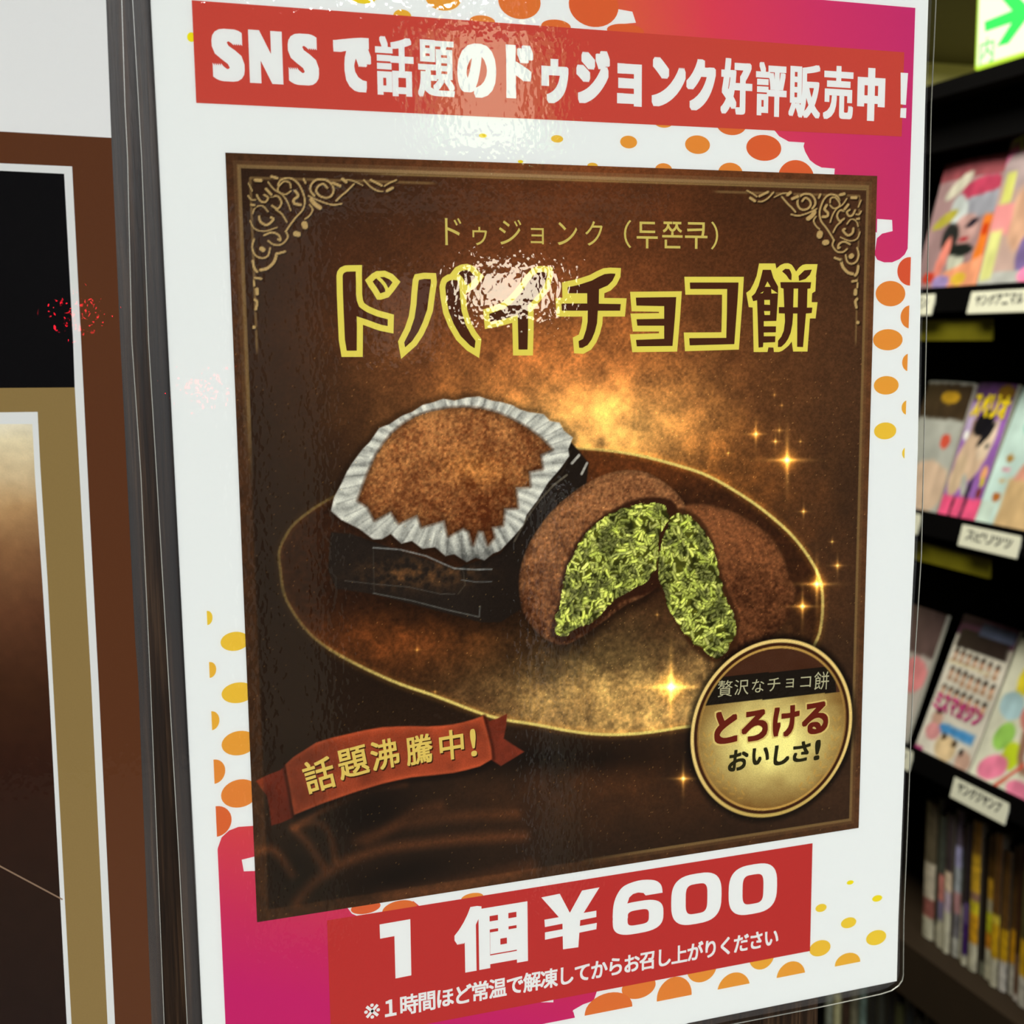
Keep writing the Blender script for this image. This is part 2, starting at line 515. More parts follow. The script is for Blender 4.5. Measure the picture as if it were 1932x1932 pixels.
DOME = C5([(95, 900), (120, 830), (150, 750), (195, 650), (240, 580), (290, 520), (350, 470), (420, 428), (500, 400), (600, 380), (700, 375), (790, 382), (880, 405), (960, 440), (1050, 490), (1130, 550), (1190, 612), (1125, 640), (1135, 720),
           (1060, 735), (1065, 820), (985, 825), (995, 940), (920, 945), (912, 1040), (850, 1050), (862, 1110), (830, 1150), (805, 1075), (772, 1070), (745, 1150), (725, 1075), (690, 1055), (605, 1100), (585, 1010), (455, 1048), (430, 980),
           (325, 1028), (280, 960), (188, 1010), (150, 935)])
HALF1 = smooth_pts(C5([(1010, 1300), (1050, 1170), (1120, 1050), (1200, 950), (1330, 840), (1450, 770), (1570, 732), (1700, 733), (1800, 778), (1890, 850), (1945, 930), (1930, 1030), (1890, 1180), (1830, 1330), (1740, 1430), (1600, 1500), (1480, 1590), (1350, 1680),
                       (1260, 1720), (1180, 1700), (1100, 1640), (1030, 1540), (1005, 1410)]), 3, True)
GREEN1 = smooth_pts(C5([(1255, 1370), (1310, 1210), (1400, 1080), (1520, 985), (1620, 945), (1740, 915), (1830, 945), (1855, 1010), (1800, 1090), (1790, 1200), (1775, 1300), (1700, 1370), (1600, 1420), (1500, 1510), (1420, 1590), (1340, 1610), (1275, 1668),
                        (1215, 1645), (1215, 1580), (1245, 1480)]), 3, True)
HALF2 = smooth_pts(C6([(-60, 960), (20, 925), (110, 920), (220, 940), (330, 985), (450, 1060), (535, 1150), (580, 1250), (610, 1330), (640, 1420), (610, 1540), (540, 1640), (440, 1720), (320, 1790), (200, 1800), (100, 1750), (0, 1660), (-90, 1450), (-140, 1250)]), 3, True)
GREEN2 = smooth_pts(C6([(-50, 990), (0, 980), (60, 1005), (120, 1070), (165, 1170), (195, 1290), (225, 1400), (250, 1480), (290, 1570), (298, 1660), (250, 1750), (200, 1795), (150, 1770), (80, 1720), (20, 1650), (-50, 1560), (-100, 1430), (-135, 1280), (-120, 1150), (-90, 1070)]), 3, True)
RIB = CR([(240, 440), (300, 385), (450, 290), (550, 258), (650, 235), (780, 205), (900, 185), (1000, 180), (1100, 178), (1200, 180), (1300, 175), (1380, 165), (1450, 150), (1520, 130), (1580, 108), (1605, 200), (1630, 290), (1645, 400), (1560, 450), (1470, 475),
          (1380, 495), (1250, 510), (1100, 525), (1000, 545), (900, 568), (800, 598), (700, 630), (600, 665), (500, 700), (400, 740), (300, 780), (270, 620)])
RIBL = CR([(45, 548), (120, 510), (210, 475), (240, 450), (262, 560), (280, 680), (298, 795), (220, 830), (150, 850), (138, 740), (120, 650)])
RIBR = CR([(1580, 100), (1620, 145), (1680, 125), (1742, 95), (1735, 180), (1718, 262), (1790, 310), (1857, 352), (1780, 400), (1700, 448), (1635, 405)])
ORN = [([(560, 370), (590, 320), (680, 300), (760, 350), (810, 440), (832, 530), (812, 620), (740, 700), (680, 780), (640, 840)], 16),
       ([(640, 840), (660, 900), (600, 970), (520, 975), (460, 935)], 15), ([(690, 400), (680, 350), (620, 335), (560, 400), (575, 445), (640, 465), (690, 430)], 14),
       ([(930, 480), (890, 430), (895, 370), (950, 318), (1040, 318), (1110, 370), (1122, 440), (1080, 495), (1000, 490), (950, 440), (965, 385), (1020, 360), (1060, 400)], 18),
       ([(870, 480), (940, 515), (1030, 550), (1120, 572), (1205, 560)], 14), ([(1150, 530), (1200, 480), (1250, 440), (1330, 360)], 16), ([(900, 520), (930, 560), (985, 600)], 36),
       ([(880, 570), (912, 620), (880, 680), (835, 715)], 14), ([(735, 430), (765, 480), (720, 520), (730, 560), (790, 570)], 22), ([(490, 490), (560, 485), (595, 550), (560, 610), (500, 580)], 17),
       ([(540, 620), (600, 665), (650, 745)], 14), ([(305, 660), (330, 600), (400, 580), (460, 640)], 13), ([(370, 690), (385, 745), (450, 775), (515, 720), (490, 700)], 20), ([(278, 730), (320, 810), (420, 840), (550, 800)], 12),
       ([(460, 340), (520, 415), (600, 465), (655, 540), (690, 630)], 13), ([(260, 350), (300, 430)], 12), ([(330, 320), (390, 325)], 26), ([(495, 285), (550, 300)], 24), ([(440, 410), (490, 465)], 22), ([(345, 470), (380, 530), (430, 545), (460, 500), (420, 470)], 17),
       ([(420, 880), (500, 850), (570, 880), (585, 930), (560, 920)], 17), ([(320, 920), (298, 1000), (330, 1080), (400, 1112), (460, 1085), (480, 1010)], 16), ([(395, 1015), (410, 1025)], 40),
       ([(548, 1065), (520, 1150), (450, 1215), (385, 1230)], 26), ([(305, 1140), (320, 1210), (350, 1250)], 22), ([(560, 1065), (630, 1045)], 20), ([(828, 765), (835, 790)], 50), ([(740, 865), (765, 870)], 45), ([(345, 1425), (350, 1470)], 30),
       ([(316, 1808), (317, 1812)], 28), ([(330, 1310), (390, 1320)], 20), ([(315, 1340), (320, 1390)], 16), ([(325, 1530), (350, 1560), (335, 1630)], 22), ([(260, 480), (290, 520), (330, 520)], 14), ([(290, 570), (320, 575)], 18), ([(1200, 320), (1310, 325), (1420, 375)], 11),
       ([(1430, 320), (1500, 390), (1570, 430), (1620, 435)], 14), ([(1500, 320), (1560, 350), (1610, 375)], 20), ([(1640, 380), (1690, 350), (1760, 320)], 14), ([(1665, 430), (1720, 400)], 24), ([(820, 310), (840, 350)], 18), ([(1120, 350), (1190, 380)], 24), ([(1215, 310), (1250, 340)], 26)]

def g(c, *a): return np.array(c, float)

def paint_picture(cv):
    x, y = cv.x, cv.y
    n = len(x)
    u, v = cv.X / PW, cv.Z / PH
    N1 = fbm(x, y, 160, 1, 5); N2 = fbm(x, y, 42, 11, 4); N3 = fbm(x, y, 11, 21, 3); N4 = fbm(x, y, 4, 31, 2)
    cv.c[:] = [46, 30, 19]
    cv.c += np.array([74, 34, 14]) * (np.exp(-(((x - 1080) / 470) ** 2 + ((y - 520) / 330) ** 2)) * (0.55 + 0.9 * N1))[:, None]
    cv.c += np.array([16, 12, 9]) * ss(1350, 1650, x)[:, None]
    cv.c += np.array([112, 74, 34]) * (np.exp(-(((x - 1080) / 330) ** 2 + ((y - 740) / 175) ** 2)) * (0.35 + 1.3 * N2))[:, None]
    cv.c += np.array([120, 116, 70]) * (np.exp(-(((x - 1130) / 170) ** 2 + ((y - 800) / 78) ** 2)) * (0.45 + 1.1 * N2))[:, None]
    cv.c += np.array([70, 40, 12]) * (np.exp(-(((x - 1350) / 130) ** 2 + ((y - 900) / 110) ** 2)) * (0.2 + 1.2 * N2))[:, None]
    cv.c += np.array([34, 17, 6]) * (np.exp(-(((x - 1500) / 110) ** 2 + ((y - 1080) / 230) ** 2)) * (0.2 + 1.6 * N2))[:, None]
    cv.c += np.array([26, 13, 5]) * (np.exp(-(((x - 1200) / 330) ** 2 + ((y - 1480) / 90) ** 2)) * (0.2 + 1.8 * N2))[:, None]
    # plate
    def plate(px, py, sd):
        m1 = fbm(px, py, 30, 51, 4); m2 = fbm(px, py, 7, 61, 2)
        c = np.array([62, 34, 18]) + np.zeros((len(px), 1))
        k = np.exp(-(((px - 1180) / 260) ** 2 + ((py - 1320) / 120) ** 2))
        c = c + np.array([176, 156, 92]) * (k * (0.45 + 0.95 * m1))[:, None]
        k = np.exp(-(((px - 800) / 200) ** 2 + ((py - 1210) / 60) ** 2))
        c = c + np.array([74, 36, 12]) * (k * (0.3 + 1.2 * m1))[:, None]
        k = np.exp(-(((px - 1200) / 230) ** 2 + ((py - 880) / 45) ** 2))
        c = c + np.array([50, 24, 8]) * k[:, None]
        k = np.exp(-(((px - 1430) / 110) ** 2 + ((py - 1060) / 120) ** 2))
        c = c + np.array([14, 5, 2]) * (k * (m1))[:, None]
        c = c * (0.78 + 0.44 * m2)[:, None]
        return c
    cv.fill(PLATE, None, 2, 1.0, plate)
    cv.dark(1000, 1250, 230, 45, 0.35, -0.1)
    cv.dark(900, 1160, 260, 60, 0.55, 0.15)
    cv.dark(1000, 1430, 380, 34, 0.55, 0.0)
    # the band outside below the plate and the rim
    def rimv(px, py):
        return np.clip(0.30 + 0.75 * ss(1180, 1330, py) + 0.75 * ss(1000, 1250, px) * ss(1500, 900, py), 0.0, 1.0) * (1 - 0.9 * (ss(620, 700, px) * ss(1060, 990, px) * (py < 960)))
    cv.line(PLATE, 16, (90, 60, 20), 0.5, 7, True, True, rimv)
    cv.line(PLATE, 5.5, (240, 214, 120), 1.0, 1.6, True, False, rimv)
    # chocolate drapery at the lower left
    for pts, wd, a in [([(290, 860), (400, 800), (500, 740), (700, 645), (850, 595), (1050, 570)], 40, .5), ([(320, 1370), (420, 1250), (530, 1170), (650, 1095), (900, 1010), (1200, 970), (1500, 940), (1850, 920)], 60, .55),
                       ([(730, 950), (900, 880), (1100, 830), (1400, 790), (1800, 770)], 60, .35), ([(60, 1020), (150, 1010), (220, 1070), (290, 1180)], 50, .6), ([(320, 890), (390, 960), (450, 1050), (500, 1130)], 50, .5),
                       ([(300, 870), (450, 830), (540, 900), (580, 1080)], 40, .4), ([(900, 1330), (1200, 1290), (1500, 1230), (1900, 1130)], 80, .35), ([(800, 950), (900, 900), (1100, 760), (1290, 720)], 60, .35)]:
        cv.line(smooth_pts(CR(pts), 5), wd / 3.578, (96, 48, 22), a, wd / 5, False, True)
    cv.dark(700, 1530, 90, 50, 0.55, -0.35); cv.dark(750, 1650, 120, 30, 0.5, -0.25); cv.dark(560, 1650, 60, 60, 0.35)
    cv.c *= np.array([0.975, 0.995, 1.0])
    # tray
    def tray(px, py, sd):
        m = fbm(px, py, 12, 71, 3)
        c = np.array([42, 33, 26]) + np.zeros((len(px), 1))
        k = np.exp(-(((px - 790) / 90) ** 2 + ((py - 1082) / 26) ** 2))
        c = c + np.array([96, 58, 24]) * (k * np.clip(m * 2.2 - 0.7, 0, 1))[:, None]
        c = c - 6 * ss(850, 960, px)[:, None]
        return c
    cv.fill(TRAY, None, 2, 1.0, tray)
    for pts, wd, a, c in [([(180, 1168), (330, 1178), (480, 1215), (580, 1260), (640, 1285), (760, 1292), (850, 1290)], 9, .8, (150, 152, 146)), ([(180, 1425), (400, 1468), (600, 1520), (780, 1560), (785, 1500)], 7, .7, (120, 120, 112)),
                       ([(980, 1130), (1050, 1000), (1120, 900), (1200, 815), (1275, 757)], 12, .75, (128, 118, 96)), ([(1305, 690), (1345, 645)], 16, .9, (210, 205, 190)), ([(1360, 750), (1390, 690)], 14, .9, (200, 195, 180)),
                       ([(20, 1355), (200, 1375), (380, 1390), (560, 1430), (640, 1430)], 6, .5, (110, 105, 95)), ([(680, 1350), (760, 1362), (850, 1360)], 7, .6, (130, 132, 128)), ([(180, 1180), (185, 1420)], 6, .4, (90, 85, 75)),
                       ([(690, 1300), (700, 1380), (660, 1430)], 6, .4, (110, 100, 80)), ([(1300, 620), (1250, 740), (1130, 850)], 14, .5, (70, 55, 40))]:
        cv.line(C5(pts), wd / 3, c, a, 1.0)
    # pleated paper cup
    def cup(px, py, sd):
        ang = np.arctan2((py - 885) / 0.9, px - 868)
        r = np.hypot(px - 868, (py - 885) / 0.9)
        t_ = (ang / (2 * math.pi) * 46 + 0.004 * r + 0.5 * vnoise(px, py, 30, 5)) % 1.0
        b = 0.72 + 0.28 * np.abs(t_ * 2 - 1) ** 0.8
        b = b * (0.9 + 0.2 * fbm(px, py, 14, 81, 2))
        lo = ss(950, 1050, py)
        c = np.array([236, 234, 218]) * b[:, None]
        c = c * (1 - 0.10 * lo * (1 + np.sin(t_ * 6.28)))[:, None]
        sh = np.exp(-(((px - 900) / 90) ** 2 + ((py - 1060) / 22) ** 2))
        return c * (1 - 0.45 * sh[:, None])
    cv.line(CUP, 18, (20, 12, 6), 0.35, 7, True)
    cv.fill(CUP, None, 1.4, 1.0, cup)
    for k in range(46):
        a = k / 46 * 2 * math.pi + 0.05
        p0 = (868 + 178 * math.cos(a), 885 + 125 * math.sin(a)); p1 = (868 + 245 * math.cos(a), 885 + 185 * math.sin(a))
        idx = cv.sel([p0, p1], 4)
        if len(idx):
            ins = cv.sdist(CUP, idx) < -1
            cv.c[idx[ins]] *= (1 - 0.18 * np.exp(-(np.abs((cv.x[idx[ins]] - p0[0]) * (p1[1] - p0[1]) - (cv.y[idx[ins]] - p0[1]) * (p1[0] - p0[0])) / math.dist(p0, p1) / 1.8) ** 2))[:, None]
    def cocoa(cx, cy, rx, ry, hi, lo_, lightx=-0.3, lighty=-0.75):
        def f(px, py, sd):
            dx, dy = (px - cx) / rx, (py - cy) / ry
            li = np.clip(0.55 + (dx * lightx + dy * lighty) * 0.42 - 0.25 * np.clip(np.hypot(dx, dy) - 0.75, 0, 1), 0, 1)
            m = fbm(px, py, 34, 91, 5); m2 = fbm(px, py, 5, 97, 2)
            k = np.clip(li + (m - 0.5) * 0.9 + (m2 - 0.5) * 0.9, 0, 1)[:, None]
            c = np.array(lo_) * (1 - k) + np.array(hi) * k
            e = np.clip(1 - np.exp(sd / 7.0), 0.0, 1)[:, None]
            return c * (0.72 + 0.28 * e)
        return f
    cv.line(DOME, 8, (70, 40, 20), 0.55, 3, True)
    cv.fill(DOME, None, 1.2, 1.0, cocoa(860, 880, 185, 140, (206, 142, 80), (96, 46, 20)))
    cv.glow(900, 885, 60, 32, (26, 20, 6), 1.0, 0.2)
    # cut halves
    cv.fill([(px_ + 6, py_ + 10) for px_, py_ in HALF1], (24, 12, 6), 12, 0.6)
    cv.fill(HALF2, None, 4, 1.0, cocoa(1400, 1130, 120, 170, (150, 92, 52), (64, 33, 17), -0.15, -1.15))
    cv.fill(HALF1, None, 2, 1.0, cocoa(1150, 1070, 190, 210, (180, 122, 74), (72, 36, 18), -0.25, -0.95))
    cv.fill(smooth_pts(C5([(1240, 1360), (1300, 1190), (1390, 1060), (1520, 960), (1640, 905), (1760, 880), (1870, 900), (1905, 970), (1890, 1130), (1840, 1330), (1750, 1420), (1590, 1470), (1470, 1580), (1350, 1660), (1270, 1700), (1190, 1670), (1200, 1560), (1235, 1460)]), 3, True), (50, 24, 12), 4, 0.9)
    cv.fill(smooth_pts(C6([(-70, 960), (10, 950), (80, 985), (140, 1060), (185, 1160), (215, 1290), (250, 1400), (300, 1520), (320, 1650), (280, 1760), (200, 1815), (120, 1790), (20, 1690), (-110, 1450), (-150, 1270), (-130, 1110)]), 3, True), (62, 34, 16), 4, 0.8)
    def strands(poly, cnt, seed):
        rr2 = np.random.RandomState(seed)
        jag = [(p[0] + 2.2 * rr2.randn() * .7, p[1] + 2.2 * rr2.randn() * .7) for p in poly]
        cv.fill(jag, None, 2.5, 1.0, lambda px, py, sd: np.array([74, 74, 22]) * (0.6 + 0.7 * fbm(px, py, 16, seed, 2))[:, None])
        idx = cv.sel(jag, 0)
        sdv = cv.sdist(jag, idx)
        idx = idx[sdv < 1.5]
        xx, yy = cv.x[idx], cv.y[idx]
        loc = cv.c[idx].copy()
        for q_ in range(cnt):
            j = rr2.randint(len(idx)); cx_, cy_ = xx[j], yy[j]
            a_ = rr2.uniform(0, math.pi); L_ = rr2.uniform(4, 9); w_ = rr2.uniform(2.0, 3.4)
            near = np.nonzero((np.abs(xx - cx_) < 14) & (np.abs(yy - cy_) < 14))[0]
            ca, sa = math.cos(a_), math.sin(a_)
            dx, dy = xx[near] - cx_, yy[near] - cy_
            al = dx * ca + dy * sa; ac = -dx * sa + dy * ca + 0.03 * al * al * rr2.uniform(-1, 1)
            d_ = np.hypot(np.maximum(np.abs(al) - L_, 0), ac)
            k1 = (1 - ss(w_ + .2, w_ + 1.8, d_))[:, None] * .55
            loc[near] = loc[near] * (1 - k1) + np.array([70, 74, 20]) * k1
            k2 = (1 - ss(w_ - 1.3, w_ + .3, d_))[:, None]
            br = rr2.uniform(.72, 1.06)
            col = np.array([198, 208, 92]) * br + np.array([14, 6, 24]) * rr2.rand()
            sh_ = (1 + 0.12 * np.clip(-ac / w_, -1, 1))[:, None]
            loc[near] = loc[near] * (1 - k2) + col * sh_ * k2
        cv.c[idx] = loc * (0.70 + 0.55 * ss(.3, .62, fbm(xx, yy, 17, seed + 3, 2)))[:, None]
    strands(GREEN2, 430, 41)
    strands(GREEN1, 570, 42)
    cv.line(C5([(1520, 1225), (1560, 1205), (1620, 1195)]), 3, (200, 208, 120), 0.8, 1)
    # fine gold grain over the bright parts
    lum = cv.c.mean(1)
    cv.c *= (1 + (N4 - 0.5)[:, None] * 0.55 * np.clip(1 - np.abs(lum - 110) / 120, 0.15, 1)[:, None])
    r = np.random.RandomState(3).rand(n)
    z = np.exp(-(((x - 1230) / 260) ** 2 + ((y - 1300) / 130) ** 2)) + 0.8 * np.exp(-(((x - 1400) / 180) ** 2 + ((y - 900) / 160) ** 2)) + 0.35 * np.exp(-(((x - 1150) / 350) ** 2 + ((y - 1490) / 90) ** 2)) + 0.25
    sp = (r > 1 - 0.006 * z) & (y > 620)
    cv.c[sp] += [70, 55, 30]
    # ribbon
    def rib(px, py, sd):
        m = fbm(px, py, 46, 121, 4)
        k = np.clip(0.35 + 0.9 * (m - 0.35) + 0.25 * ss(560, 720, px), 0, 1)
        c = np.array([98, 42, 24]) * (1 - k)[:, None] + np.array([182, 80, 46]) * k[:, None]
        e = np.exp(-np.abs(sd + 3) / 4)
        c = c + np.array([34, 18, 10]) * e[:, None]
        c = c * (0.70 + 0.3 * ss(500, 620, px))[:, None]
        return c
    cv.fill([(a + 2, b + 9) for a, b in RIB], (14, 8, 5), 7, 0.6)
    cv.fill(RIBL, None, 1.5, 1.0, lambda a, b, s_: np.array([112, 42, 24]) * (0.75 + 0.5 * fbm(a, b, 30, 131, 3))[:, None])
    cv.fill(RIBR, None, 1.5, 1.0, lambda a, b, s_: np.array([128, 52, 32]) * (0.7 + 0.5 * fbm(a, b, 24, 133, 3))[:, None])
    cv.fill(RIB, None, 1.5, 1.0, rib)
    cv.line(CR([(1590, 110), (1620, 220), (1645, 330), (1650, 400)]), 6, (60, 22, 12), 0.7, 3)
    cv.line(CR([(235, 450), (265, 600), (295, 790)]), 6, (50, 20, 12), 0.7, 3)
    # border lines of the frame and corner scrolls
    gold = (150, 120, 72)
    def P(a, b): return tuple(float(q) for q in pix(np.array(a * PW), np.array(b * PH)))
    i1, j1 = 0.0172, 0.0205
    def band(val, at, wd): return 1 - ss(wd * 0.35, wd * 0.75, np.abs(val - at))
    edge = np.minimum.reduce([cv.X, PW - cv.X, cv.Z, PH - cv.Z]) * 1000
    cv.c += np.array([34, 20, 10]) * ((1 - ss(2.6, 3.4, edge)) * (0.3 + N3))[:, None]
    fade = 1 - 0.95 * ss(760, 940, y) * (u < 0.5)
    fade = fade * np.where((v < 0.05), ss(1040, 1260, x), 1.0)
    top = (v > 0.9)
    for off, wd, a, cc in [(3.0, 0.8, 0.75, gold), (1.9, 0.35, 0.35, (120, 92, 55)), (2.4, 0.3, 0.3, (120, 92, 55))]:
        k = band(edge, off, wd) * a * fade
        cv.c = cv.c * (1 - k[:, None]) + (np.array(cc) + 40 * (np.exp(-((x - 1000) / 450) ** 2) * top)[:, None]) * k[:, None]
    k = band(PH * 1000 - cv.Z * 1000, 3.8, 0.45) * (u > 0.02) * (u < 0.98) * 0.55 * ss(640, 760, x)
    cv.c = cv.c * (1 - k[:, None]) + np.array([205, 180, 110]) * k[:, None]
    for mir in (False, True):
        U = (PW - cv.X) * 1000 if mir else cv.X * 1000
        D = (PH - cv.Z) * 1000
        for val, other, at, ln in ((U, D, 5.6, 48.0), (D, U, 5.6, 52.0)):
            k = band(val, at, 0.5) * (other > 5.4) * (1 - ss(ln - 3, ln, other)) * 0.7
            cv.c = cv.c * (1 - k[:, None]) + np.array(gold) * k[:, None]
    xs, ys = cv.x, cv.y
    for mir in (False, True):
        for pts, wd in ORN:
            q = smooth_pts(CO(pts), 3)
            if mir:
                q = [uv(*p) for p in q]
                q = [tuple(float(r_) for r_ in pix(np.array(PW - a), np.array(b))) for a, b in q]
            q2 = [(a + 1.5, b + 2) for a, b in q]
            cv.line(q2, wd / 4.4 + 2, (28, 16, 8), 0.6, 1.2)
            cv.line(q, wd / 4.4, (206, 174, 112), 0.95, 0.9)
    # sparkles
    for sx_, sy_, R, b in [(1485, 868, 30, 1.0), (1426, 819, 15, .7), (1463, 833, 9, .55), (1470, 812, 12, .3), (1541, 1102, 26, 1.0), (1514, 1144, 20, .9), (1580, 1067, 12, .6), (1516, 965, 9, .6), (1266, 1296, 38, 1.1), (1289, 1469, 18, .8),
                           (1570, 1022, 5, .5), (1461, 745, 5, .3), (1475, 765, 5, .3), (1374, 855, 5, .4), (1510, 833, 5, .35), (821, 1305, 5, .3), (787, 1226, 8, .35), (1240, 1160, 6, .3)]:
        cv.glow(sx_, sy_, R * .55, R * .55, (150, 105, 38), b)
        cv.glow(sx_, sy_, R * .17, R * .17, (200, 180, 120), b)
        cv.glow(sx_, sy_, R * 1.0, R * .07 + .8, (190, 150, 70), b * .9, 0.0, 0.7)
        cv.glow(sx_, sy_, R * .07 + .8, R * 1.2, (190, 150, 70), b * .9, 0.0, 0.7)
    # round badge (a true circle on the print)
    q = np.array([uv(1479, 1209), uv(1298, 1391), uv(1612, 1353), uv(1433, 1539)])
    A = np.c_[2 * q, np.ones(4)]
    so = np.linalg.lstsq(A, (q ** 2).sum(1), rcond=None)[0]
    bc = so[:2]; R = math.sqrt(so[2] + bc @ bc)
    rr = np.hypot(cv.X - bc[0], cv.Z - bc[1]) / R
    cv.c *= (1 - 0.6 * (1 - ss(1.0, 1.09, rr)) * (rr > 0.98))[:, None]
    # badge inside
    yl = 1190 + (740 + (x - 1270 - 280 / 5.22) * 5.22 * (-140 / 1370)) / 5.22      # lower edge of the dark band
    yu = 1190 + (460 + (x - 1270 - 400 / 5.22) * 5.22 * (-105 / 1120)) / 5.22
    gd = np.hypot((x - 1455) / 150, (y - 1395) / 118)
    k = np.clip(1.35 - gd * 1.05 + (N2 - 0.5) * 0.35, 0, 1)[:, None]
    gold_in = np.array([116, 74, 26]) * (1 - k) + np.array([250, 240, 156]) * k
    inn = np.where((y > yl)[:, None], gold_in, np.where(((y > yu) & (x > 1325) & (x < 1577))[:, None], np.array([33, 26, 18.0]), np.array([72, 38, 20.0]) + 16 * N2[:, None]))
    ab = 1 - ss(0.990, 1.0, rr)
    cv.c = cv.c * (1 - ab[:, None]) + np.array([66, 34, 16]) * ab[:, None]
    ab = (1 - ss(0.895, 0.905, rr))
    cv.c = cv.c * (1 - ab[:, None]) + inn * ab[:, None]
    ang = np.arctan2(cv.Z - bc[1], cv.X - bc[0])
    k = band(rr, 0.975, 0.036)
    cv.c = cv.c * (1 - k[:, None]) + (np.array([244, 216, 136]) - 40 * ss(-0.2, -1.2, np.sin(ang))[:, None]) * k[:, None]
    k = band(rr, 0.905, 0.024) * (0.55 + 0.45 * np.abs(np.sin(ang)))
    cv.c = cv.c * (1 - k[:, None]) + np.array([208, 166, 84]) * k[:, None]
    # laurel leaves inside the badge
    for sgn in (-1, 1):
        for i in range(9):
            a = math.radians(-90 + sgn * (28 + i * 8))
            for dr, rot_ in ((-0.035, 0.55), (0.03, -0.55)):
                cxp = bc[0] + R * (0.80 + dr) * math.cos(a); czp = bc[1] + R * (0.80 + dr) * math.sin(a)
                qx, qy = pix(np.array(cxp), np.array(czp))
                t_ = a + sgn * (math.pi / 2 + rot_)
                cv.line([(float(qx) - 4 * math.cos(t_), float(qy) + 4 * math.sin(t_)), (float(qx) + 4 * math.cos(t_), float(qy) - 4 * math.sin(t_))], 3.2, (214, 164, 74), 0.45, 1.2)

# ------------------------------------------------------------------ the big laminated poster
LY = 1e-5
poster = empty('laminated_poster', (0, 0, 0))
tag(poster, 'laminated advertising poster for chocolate rice cakes with red headline, gold framed picture and price 600', 'poster')
pap = Flat(0.0)
pap.px([(278, -80), (284, 0), (300, 300), (317, 644), (350, 1288), (368, 1632), (382, 1932), (386, 2010), (1195, 1962), (1300, 1930), (1560, 1878), (1692, 1851), (1695, 1732), (1708, 1400), (1724.7, 1050), (1731.5, 850), (1738, 500), (1745.4, 200), (1751.6, 0), (1755, -100)])
paper = pap.build('paper', M_PAPER, poster)
back = Flat(0.0016)
back.px([(284, 0), (350, 1288), (382, 1930), (1300, 1929), (1690, 1850), (1750, 0)])
back.build('backing_sheet', ink('poster back', (225, 225, 220)), poster)

uL = uv(395, 1264)[0] ; uR = 1.0605 * PW; vB = uv(1411, 1856)[1]; vT = 1.2395 * PH
def inside(pts, ur=None):
    q = [uv(*p) for p in pts]
    q = clip_half(q, -1, 0, -uL); q = clip_half(q, 1, 0, ur or uR); q = clip_half(q, 0, -1, -vB); q = clip_half(q, 0, 1, vT)
    return q
def ramp_mat(name, corner, stops):
    m, nt, b = new_mat(name)
    N = nt.nodes.new; lk = nt.links.new
    tc = N('ShaderNodeTexCoord'); vd = N('ShaderNodeVectorMath'); vd.operation = 'DOT_PRODUCT'
    vs = N('ShaderNodeVectorMath'); vs.operation = 'SUBTRACT'; vs.inputs[1].default_value = (corner[0], 0, corner[1])
    vd.inputs[1].default_value = corner[2]
    nz = N('ShaderNodeTexNoise'); nz.inputs['Scale'].default_value = 900
    ad = N('ShaderNodeMath'); ad.operation = 'MULTIPLY_ADD'; ad.inputs[1].default_value = 0.06
    cr = N('ShaderNodeValToRGB')
    while len(cr.color_ramp.elements) < len(stops): cr.color_ramp.elements.new(0.5)
    for e, (p, c) in zip(cr.color_ramp.elements, stops): e.position = p; e.color = L4(c)
    lk(tc.outputs['Object'], vs.inputs[0]); lk(vs.outputs['Vector'], vd.inputs[0]); lk(tc.outputs['Object'], nz.inputs['Vector'])
    lk(nz.outputs['Fac'], ad.inputs[0]); lk(vd.outputs['Value'], ad.inputs[2]); lk(ad.outputs[0], cr.inputs['Fac'])
    lk(cr.outputs['Color'], b.inputs['Base Color'])
    b.inputs['Roughness'].default_value = 0.75; b.inputs['Specular IOR Level'].default_value = 0.0
    return m
cTR = uv(1727, 15)
STOPS = [(0.03, (204, 56, 118)), (0.30, (212, 62, 112)), (0.62, (222, 74, 92)), (0.95, (222, 112, 62))]
mTR = ramp_mat('magenta to orange print top', (cTR[0], cTR[1], (-1 / 0.11, 0, -0.25 / 0.11)), STOPS)
cBL = uv(425, 1850)
mBL = ramp_mat('magenta to orange print bottom', (cBL[0], cBL[1] - 0.006, (0.55 / 0.09, 0, 1.0 / 0.058)), [(0.10, (204, 38, 112)), (0.45, (208, 52, 98)), (0.80, (216, 72, 84)), (1.0, (218, 84, 70))])
fl = Flat(-1 * LY)
fl.poly(inside([(1135, -60), (1165, 17), (1193, 22), (1200, 43), (1176, 45), (1150, 57), (1200, 120), (1400, 200), (1463, 248), (1470, 257), (1488, 267), (1518, 269), (1516, 276), (1519, 286), (1528, 302), (1538, 310), (1550, 316), (1575, 318),
                (1574, 330), (1620, 420), (1656, 440), (1650, 480), (1655, 490), (1668, 495), (1683, 495), (1697, 489), (1707, 480), (1714, 466), (1760, 460), (1800, 0), (1750, -60)]))
fl.build('gradient_patch', mTR, poster)
fl = Flat(-1 * LY)
fl.poly(inside([(405, 1640), (411, 1600), (418, 1580), (432, 1567), (450, 1560), (480, 1558), (560, 1570), (640, 1700), (655, 1712), (664, 1724), (690, 1735), (780, 1700), (900, 1800), (1127, 1868), (1120, 1888), (1100, 1895), (1081, 1906), (1086, 1925), (1080, 1990), (400, 2010)]))
fl.build('gradient_patch', mBL, poster)
